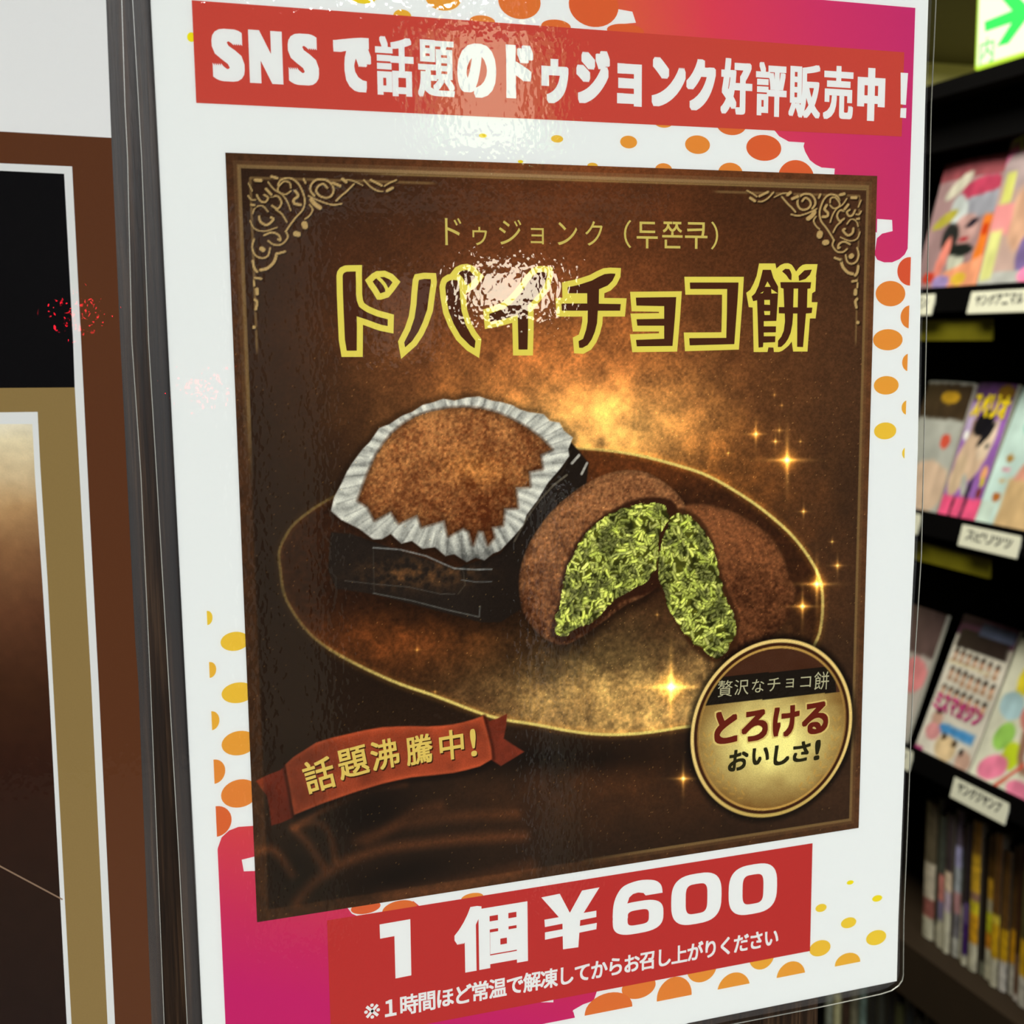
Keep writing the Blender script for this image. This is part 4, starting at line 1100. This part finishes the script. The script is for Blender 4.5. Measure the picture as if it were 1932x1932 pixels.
# top row
magazine('magazine', 1.102, 1.235, ROWZ[0], .185, 15,
         [(R_, .5, .93, .6, .08, 0, (140, 70, 76)), (E_, .35, .80, .22, .06, .4, (196, 190, 170)), (E_, .72, .76, .3, .09, .1, (176, 60, 86)), (R_, .7, .62, .32, .09, .1, (150, 150, 160)), (E_, .45, .60, .16, .12, -.6, (186, 192, 190)), (E_, .25, .55, .2, .05, .3, (170, 160, 60)),
          (E_, .62, .45, .2, .13, 0, (186, 146, 140)), (E_, .40, .40, .14, .12, 0, (40, 40, 38)), (E_, .70, .50, .10, .03, .3, (30, 26, 40)), (E_, .62, .38, .08, .02, .1, (170, 40, 50)), (E_, .58, .22, .13, .12, -.5, (190, 190, 170)), (E_, .62, .30, .2, .05, 0, (30, 34, 30)),
          (R_, .92, .36, .07, .20, -.1, (226, 120, 40)), (E_, .92, .44, .05, .05, 0, (200, 60, 20)), (E_, .35, .22, .07, .20, -.35, (216, 126, 110)), (R_, .75, .08, .35, .12, .2, (228, 150, 112)), (E_, .7, .08, .12, .05, 0, (220, 180, 60)), (E_, .42, .06, .14, .06, 0, (150, 130, 180)), (E_, .2, .1, .1, .05, 0, (190, 60, 40))],
         (150, 120, 120), 'magazine with grey, crimson and orange cover, top row, beside the poster edge', seed=3)
magazine('magazine', .955, 1.100, ROWZ[0], .215, 14,
         [(R_, .5, .97, .6, .04, 0, (60, 40, 90)), (R_, .3, .82, .4, .06, .05, (226, 116, 160)), (E_, .18, .72, .2, .12, 0, (170, 150, 150)), (E_, .75, .66, .14, .14, 0, (50, 50, 50)), (E_, .5, .66, .14, .14, 0, (196, 166, 150)), (E_, .62, .42, .42, .26, 0, SK), (E_, .9, .30, .25, .20, 0, (216, 186, 150)),
          (E_, .58, .18, .16, .14, -.3, (120, 100, 150)), (R_, .12, .42, .14, .10, 0, (220, 140, 140)), (R_, .4, .04, .5, .05, 0, (176, 176, 170)), (E_, .62, .06, .12, .05, 0, (240, 130, 170)), (R_, .12, .62, .07, .10, 0, (206, 206, 110)), (R_, .10, .20, .08, .16, 0, (206, 206, 130))],
         (190, 160, 150), 'magazine with yellow title lettering over pink, top row, right of the crimson one', seed=5,
         texts=[('ヤング', .04, .95, .90, .12, .0012, M_PALE)])
# second row
magazine('magazine', 1.168, 1.27, ROWZ[1], .195, 18, [(R_, .5, .85, .6, .14, 0, (60, 46, 30)), (E_, .6, .88, .2, .05, 0, (170, 130, 30)), (E_, .75, .55, .1, .06, 0, (200, 80, 60)), (E_, .6, .2, .5, .2, 0, (205, 176, 150))], (170, 170, 160),
         'magazine with dark top band and pale lower cover half hidden behind the poster, second row', seed=8)
magazine('magazine', 1.0865, 1.166, ROWZ[1] + .002, .195, 19,
         [(R_, .5, .94, .6, .08, 0, (84, 52, 96)), (E_, .8, .93, .2, .06, 0, (110, 80, 20)), (E_, .12, .70, .12, .16, .2, (176, 156, 190)), (E_, .10, .60, .06, .04, 0, (238, 236, 228)), (R_, .3, .66, .12, .07, 0, (150, 120, 110)), (E_, .42, .46, .42, .22, .3, (206, 176, 148)), (E_, .68, .58, .2, .14, .5, (214, 190, 164)), (E_, .48, .70, .24, .10, .1, (20, 18, 24)),
          (E_, .62, .62, .18, .05, .5, (24, 22, 28)), (E_, .80, .62, .04, .14, -.35, (222, 196, 176)), (E_, .20, .30, .2, .16, .3, (208, 180, 148)), (E_, .72, .54, .06, .02, .1, (90, 90, 86)), (E_, .44, .24, .12, .06, -.6, (180, 180, 170)), (E_, .60, .22, .05, .10, -.5, (40, 36, 50)), (R_, .5, .06, .52, .095, 0, (228, 84, 126)),
          (R_, .30, .06, .03, .10, -.2, (50, 36, 44)), (R_, .60, .06, .03, .12, -.25, (50, 36, 60)), (E_, .86, .34, .08, .06, 0, (226, 160, 110)), (E_, .88, .28, .05, .04, 0, (210, 190, 40)), (E_, .88, .20, .07, .04, 0, (120, 50, 50))],
         (146, 96, 170), 'purple magazine with yellow title and a drawn black haired face, second row', seed=11,
         xoff=.002, texts=[('スペリオ', .05, .98, .825, .17, .0014, M_YEL)])
magazine('magazine', .965, 1.085, ROWZ[1] + .002, .195, 22,
         [(E_, .55, .72, .3, .10, 0, (110, 196, 176)), (E_, .75, .62, .35, .06, 0, (226, 120, 110)), (E_, .72, .36, .42, .22, .4, (214, 150, 128)), (R_, .7, .14, .40, .20, 0, (206, 172, 124)), (E_, .2, .48, .06, .03, 0, (170, 130, 60)), (E_, .2, .40, .08, .02, 0, (206, 160, 170)), (E_, .2, .32, .06, .02, 0, (190, 176, 140)), (E_, .2, .2, .07, .035, 0, (170, 100, 40)), (R_, .1, .06, .14, .10, 0, (196, 214, 200))],
         (188, 212, 204), 'mint green magazine with peach figure at the right photo edge, second row', seed=14)
# third row
magazine('magazine', 1.222, 1.32, ROWZ[2] - .002, .205, 20, [(R_, .5, .85, .6, .2, 0, (90, 70, 66)), (E_, .7, .5, .3, .14, 0, (214, 130, 130)), (E_, .3, .3, .3, .2, 0, (200, 190, 176))], (180, 170, 160), 'magazine with brown top and rose patch behind the poster edge, third row', seed=17)
faces = []
rr_ = random.Random(4)
for row in range(3):
    for k in range(7):
        fx, fz = .12 + k * .125 + (0.03 if row % 2 else 0), .74 - row * .13 - k * .004
        faces += [(E_, fx, fz, .045, .030, 0, (36, 26, 20)), (E_, fx, fz - .022, .034, .024, 0, (206, 160, 130)), (E_, fx, fz - .06, .05, .02, 0, (170, 130, 100))]
magazine('magazine', 1.078, 1.197, ROWZ[2] - .002, 0.215, 22,
         [(R_, .5, .93, .6, .08, 0, (104, 60, 84)), (R_, .5, .84, .46, .07, 0, (52, 40, 36)), (R_, .7, .93, .3, .04, 0, (96, 104, 130))] + faces +
         [(R_, .4, .66, .4, .012, 0, (220, 206, 170)), (R_, .55, .22, .36, .035, .0, (70, 140, 196)), (E_, .2, .26, .1, .07, 0, (190, 150, 130)), (E_, .2, .32, .06, .03, 0, (40, 30, 24)), (E_, .2, .17, .14, .06, 0, (222, 150, 150)), (E_, .5, .10, .2, .09, 0, (226, 196, 150)), (E_, .42, .17, .05, .025, 0, (70, 50, 30)),
          (E_, .62, .15, .05, .025, 0, (70, 50, 30)), (E_, .85, .07, .14, .07, 0, (200, 160, 140)), (E_, .78, .12, .04, .03, 0, (36, 30, 30)), (R_, .06, .02, .08, .02, 0, (180, 60, 120))],
         (214, 206, 190), 'magazine covered in rows of small portraits with pink title, third row', seed=19,
         texts=[('ミスマガジン', .04, .92, .375, .12, .0011, M_PNK)])
magazine('magazine', .955, 1.076, ROWZ[2] - .001, .205, 23,
         [(E_, .3, .72, .10, .12, .2, (226, 206, 50)), (E_, .25, .55, .2, .10, 0, (170, 200, 206)), (E_, .30, .34, .16, .10, .3, (150, 200, 90)), (E_, .5, .24, .14, .10, 0, (196, 214, 40)), (E_, .30, .12, .22, .09, .2, (240, 130, 160)), (E_, .78, .05, .2, .07, 0, (236, 130, 160)), (E_, .75, .40, .22, .26, .2, (150, 110, 90)),
          (E_, .78, .36, .12, .16, 0, (226, 220, 210)), (E_, .55, .50, .14, .08, -.3, (206, 130, 120)), (R_, .55, .10, .22, .02, .6, (206, 90, 70)), (R_, .9, .2, .1, .03, 0, (200, 80, 60))],
         (222, 220, 196), 'magazine with lime, pink and light blue patches at the right photo edge, third row', seed=23)

# price tags clipped to the shelf lips
def price_tag(y0, y1, z1, h_, txt, label):
    t = empty('price_tag', (XR - .010, (y0 + y1) / 2, z1 - h_)); t.rotation_euler = (0, math.radians(14), 0)
    tag(t, label, 'price tag', 'white name tags on the shelf lips')
    wd = y1 - y0
    o = box('tag_plate', -.0012, .0012, -wd / 2, wd / 2, 0, h_, M_TAG, t, 0.0008)
    box('clip_rail', .0012, .005, -wd / 2, wd / 2, h_ * .45, h_, plain('clear rail', (150, 150, 135), .3), t)
    if txt:
        fl = Flat(0); pw = wd * .80 / len(txt)
        for i, ch in enumerate(txt): put(fl, ch, wd * .10 + (i + .5) * pw, h_ * .52, pw * .86, h_ * .42, .0004)
        mesh('tag_lettering', [(-0.0016, wd / 2 - a, b_) for a, _, b_ in fl.v], fl.f, M_TAGINK, t)
    return t
price_tag(.985, 1.100, .2062, .034, 'ヤングアニマル', 'white shelf tag with katakana below the pink and yellow magazine, top row')
price_tag(1.175, 1.285, .2062, .034, 'アクション', 'white shelf tag half behind the poster edge, top row')
price_tag(.985, 1.100, -.1085, .033, 'スピリッツ', 'white shelf tag with katakana below the mint magazine, second row')
price_tag(1.190, 1.300, -.1060, .034, 'スペリオール', 'white shelf tag half behind the poster edge, second row')
price_tag(.985, 1.096, -.4635, .036, 'ヤングジャンプ', 'white shelf tag with katakana below the lime and pink magazine, third row')
price_tag(1.190, 1.300, -.4600, .034, 'マガジン', 'white shelf tag half behind the poster edge, third row')

# magazines standing spine out on the lower shelves
def spine_mag(name, y0, y1, z, hgt, bands, label, lean, xo=0.02, group='magazines standing spine out'):
    t = empty(name, (XR + .012 + xo, (y0 + y1) / 2, z)); t.rotation_euler = (math.radians(lean), 0, 0)
    tag(t, label, 'magazine', group)
    wd = (y1 - y0) * .94
    n_ = 36
    zs = np.linspace(0, 1, n_)
    c = np.zeros((n_, 3))
    for i, zz in enumerate(zs):
        col = bands[0][1]
        for b0, cc in bands:
            if zz >= b0: col = cc
        c[i] = col
    prof = [(0.004, -wd / 2), (0.001, -wd * .38), (0.0, 0.0), (0.001, wd * .38), (0.004, wd / 2)]
    m_ = len(prof)
    vs = [(p[0], p[1], zz * hgt) for zz in zs for p in prof]
    fs = [(j * m_ + i, (j + 1) * m_ + i, (j + 1) * m_ + i + 1, j * m_ + i + 1) for j in range(n_ - 1) for i in range(m_ - 1)]
    o = mesh('spine', vs, fs, M_COVER, t, smooth=True)
    at = o.data.color_attributes.new('ink', 'FLOAT_COLOR', 'POINT')
    cc = np.repeat(c, m_, 0)
    cc *= (0.82 + 0.36 * vnoise(np.arange(len(cc)) * 7.0, np.arange(len(cc)) * 3.0, 5, int(abs(y0) * 1000)))[:, None]
    at.data.foreach_set('color', np.concatenate([lin(np.clip(cc, 0, 255)), np.ones((len(cc), 1))], 1).astype(np.float32).ravel())
    v, f = box_geo(.004, .15, -wd / 2, wd / 2, 0, hgt)
    mesh('pages', v, f, M_BLOCK, t)
    return t
W_ = (196, 190, 164)
YL = (206, 160, 24)  # spines are painted darker towards the top, the shade of the shelf above
SP = [(1700, 1723, [(0, W_), (.16, (150, 90, 80)), (.30, (196, 184, 160)), (.55, (90, 80, 60))], 'beige spined magazine with a worn red band, closest to the poster edge'),
      (1723, 1731, [(0, W_), (.14, (50, 60, 40)), (.5, (80, 84, 70))], 'thin dark olive spined magazine beside the beige one'),
      (1731, 1746, [(0, W_), (.22, (130, 120, 150)), (.36, (206, 130, 120)), (.56, (70, 74, 66))], 'magazine spine with salmon band over lilac and white foot'),
      (1746, 1759, [(0, W_), (.18, W_), (.30, (180, 160, 170)), (.45, (214, 190, 160)), (.6, (60, 50, 50))], 'magazine spine with tall white foot, right of the salmon banded one'),
      (1759, 1772, [(0, (190, 188, 176)), (.12, (120, 116, 120)), (.30, (190, 140, 140)), (.45, (170, 176, 180)), (.62, (180, 176, 216)), (.75, (96, 84, 96))], 'grey and lilac striped magazine spine'),
      (1772, 1783, [(0, W_), (.20, (170, 160, 150)), (.40, (40, 46, 34)), (.8, (44, 22, 18))], 'magazine spine with dark green upper half and white foot'),
      (1783, 1793, [(0, W_), (.06, (62, 32, 92)), (.30, (90, 70, 110)), (.45, (40, 32, 34))], 'deep purple magazine spine'),
      (1795, 1811, [(0, W_), (.18, (206, 150, 30)), (.38, (216, 196, 40)), (.46, (150, 110, 90)), (.54, (206, 160, 40)), (.78, (120, 84, 30))], 'yellow magazine spine with a brownish middle band, right of the purple one'),
      (1811, 1822, [(0, (120, 120, 100)), (.1, (30, 26, 22)), (.5, (34, 26, 22))], 'black magazine spine between two yellow ones'),
      (1822, 1837, [(0, W_), (.20, (214, 140, 30)), (.34, (206, 206, 40)), (.48, (170, 160, 130)), (.55, (206, 156, 40)), (.7, (90, 60, 22))], 'yellow magazine spine with lime patch, right of the black one'),
      (1837, 1850, [(0, W_), (.18, YL), (.42, (214, 190, 60)), (.46, (96, 64, 30))], 'first of three matching yellow spines'),
      (1850, 1863, [(0, (206, 200, 190)), (.20, YL), (.44, (96, 66, 30))], 'second of three matching yellow spines'),
      (1863, 1876, [(0, (190, 184, 170)), (.22, (196, 140, 24)), (.44, (84, 58, 28))], 'third of three matching yellow spines'),
      (1876, 1887, [(0, (200, 190, 180)), (.04, (110, 80, 60)), (.3, (60, 34, 22))], 'narrow brown magazine spine beside the yellow ones'),
      (1887, 1903, [(0, (196, 190, 176)), (.20, YL), (.46, (80, 74, 40))], 'single yellow magazine spine with wide white foot near the red one'),
      (1905, 1926, [(0, (190, 116, 50)), (.16, (120, 40, 44)), (.28, (206, 120, 120)), (.33, (170, 40, 40)), (.38, (214, 160, 150)), (.44, (150, 40, 36)), (.5, (130, 110, 100))], 'red and white dotted magazine spine with orange foot at the right photo edge'),
      (1926, 1950, [(0, W_), (.2, (120, 60, 60)), (.5, (90, 84, 70))], 'dull magazine spine outside the right edge')]
ybase = lambda px: float(np.interp(px, [1680, 1710, 1912, 1960], [1.232, 1.196, .966, .915]))
for k, (xa, xb, bands, lab) in enumerate(SP):
    spine_mag('magazine', ybase(xb), ybase(xa), -.764, .215 + .012 * math.sin(k * 2.1), bands, lab + ', fourth row', 0.0, 0.022 + 0.004 * math.sin(k * 1.7))
low = [((130, 136, 120), 'grey green'), ((176, 172, 130), 'pale straw'), ((60, 44, 34), 'dark brown'), ((116, 112, 90), 'khaki'), ((110, 130, 120), 'sea green'), ((40, 40, 36), 'black'), ((60, 62, 54), 'charcoal'), ((28, 28, 26), 'jet black'), ((70, 72, 40), 'dark olive'), ((40, 46, 46), 'slate'), ((50, 50, 46), 'smoke grey'), ((30, 30, 30), 'dull black')]
for k, (c, nm) in enumerate(low):
    y1 = 1.43 - k * .024
    spine_mag('magazine', y1 - .022, y1, -1.078, .205 + .01 * math.sin(k * 3.0), [(0, W_ if k < 5 else (90, 90, 80)), (.2, c), (.6, tuple(v_ * .8 for v_ in c))], nm + ' magazine spine below the poster corner, bottom row', 0, 0.0, 'magazines standing spine out, bottom row')

# ------------------------------------------------------------------ exit signs
def exit_sign(loc, rz, sx, sz, label, arrow_pts=None, power=2.6):
    t = empty('exit_sign', loc); t.rotation_euler = (0, 0, rz)
    tag(t, label, 'sign')
    box('sign_housing', -.0, sx, .004, .045, 0, sz, plain('sign housing', (206, 214, 190), .4), t, .002)
    v, f = box_geo(.004, sx - .004, 0, .004, .004, sz - .004)
    mesh('sign_panel', v, f, emit_mat('lit sign panel', (240, 255, 206), power), t)
    v, f = box_geo(-.0, sx, .0005, .006, 0, .0045)
    v2, f2_ = box_geo(0, .0045, .0005, .006, 0, sz)
    mesh('glowing_edge', v + v2, f + [tuple(i + 8 for i in q_) for q_ in f2_], emit_mat('sign rim', (206, 250, 60), 1.0), t)
    return t
# the one hanging beside the rack header: its face looks toward the aisle (-x)
sgn = exit_sign((XR - .02, 1.0906, .484), -math.pi / 2, .36, .18, 'lit white exit sign with a green arrow above the magazine rack', power=1.35)
g_ = emit_mat('lit green print', (18, 250, 84), 1.15)
def on_sign(pts):
    r_ = []
    for p in pts:
        w_ = onX(p[0], p[1], XR - .021)
        r_.append((1.0906 - float(w_[1]), -.0006, float(w_[2]) - .484))
    return r_
ar = on_sign([(1857, 41), (1909, 20), (1889, -3), (1915, -12), (1948, 20), (1902, 82), (1880, 88), (1908, 43), (1858, 60)])
fl = Flat(-.0006)
fl.poly([(a, c_) for a, b_, c_ in ar])
fl.build('arrow', g_, sgn)
q = on_sign([(1849, 78), (1874, 112)])
fl = Flat(-.0006)
put(fl, '内', (q[0][0] + q[1][0]) / 2, (q[0][2] + q[1][2]) / 2, abs(q[1][0] - q[0][0]), abs(q[1][2] - q[0][2]) * 1.15, 0.0003)
fl.build('sign_lettering', emit_mat('pale green print', (120, 226, 120), 1.1), sgn)
# the one behind the camera mirrored by the laminate
s2 = exit_sign((1.075, -2.6, .60), math.pi, .33, .26, 'lit exit sign on the opposite side of the room', power=6.0)
for a_, b_ in ((.006, .075), (.265, .324)):
    v_, f__ = box_geo(a_, b_, -.0008, -.0002, .006, .254); mesh('green_field', v_, f__, emit_mat('green sign field', (110, 200, 120), 2.6), s2)
box('hanger', .10, .115, .01, .03, .26, .60, M_STEEL, s2); box('hanger', .22, .235, .01, .03, .26, .60, M_STEEL, s2)

# warm wall lamp mirrored as speckles; the red lamp doubled, one added per reflection
t = empty('wall_lamp', (.94, -2.66, .19)); tag(t, 'small warm lit lamp mounted on the pale frame across the room', 'lamp')
box('lamp_shade', -.17, .15, 0, .05, 0, .14, plain('lamp shade', (120, 110, 100)), t, .004)
mesh('lit_panel', *box_geo(-.09, .12, .05, .053, .02, .12), emit_mat('lamp glow', (255, 240, 212), 24.0), t)
mesh('lit_panel', *box_geo(-.33, -.18, .05, .053, -.08, .10), emit_mat('dim panel glow', (150, 130, 118), 3.0), t)  # unseen dim glowing panel for the brown grey patch in the reflection
for (x_, z_, lb) in ((-.040, .206, 'left copy of one tiny red indicator lamp across the room'), (.219, .039, 'right copy of one tiny red indicator lamp, added for its reflection')):
    t = empty('indicator_lamp', (x_, -2.62, z_)); tag(t, lb, 'lamp', 'red indicator lamps')
    box('lamp_body', -.02, .02, -.02, .0, -.02, .02, M_BLACK, t)
    bm = bmesh.new(); bmesh.ops.create_uvsphere(bm, u_segments=12, v_segments=8, radius=.012)
    me = bpy.data.meshes.new('lens'); bm.to_mesh(me); bm.free(); me.materials.append(emit_mat('red glow', (255, 20, 40), 60.0))
    link(bpy.data.objects.new('lens', me), t)
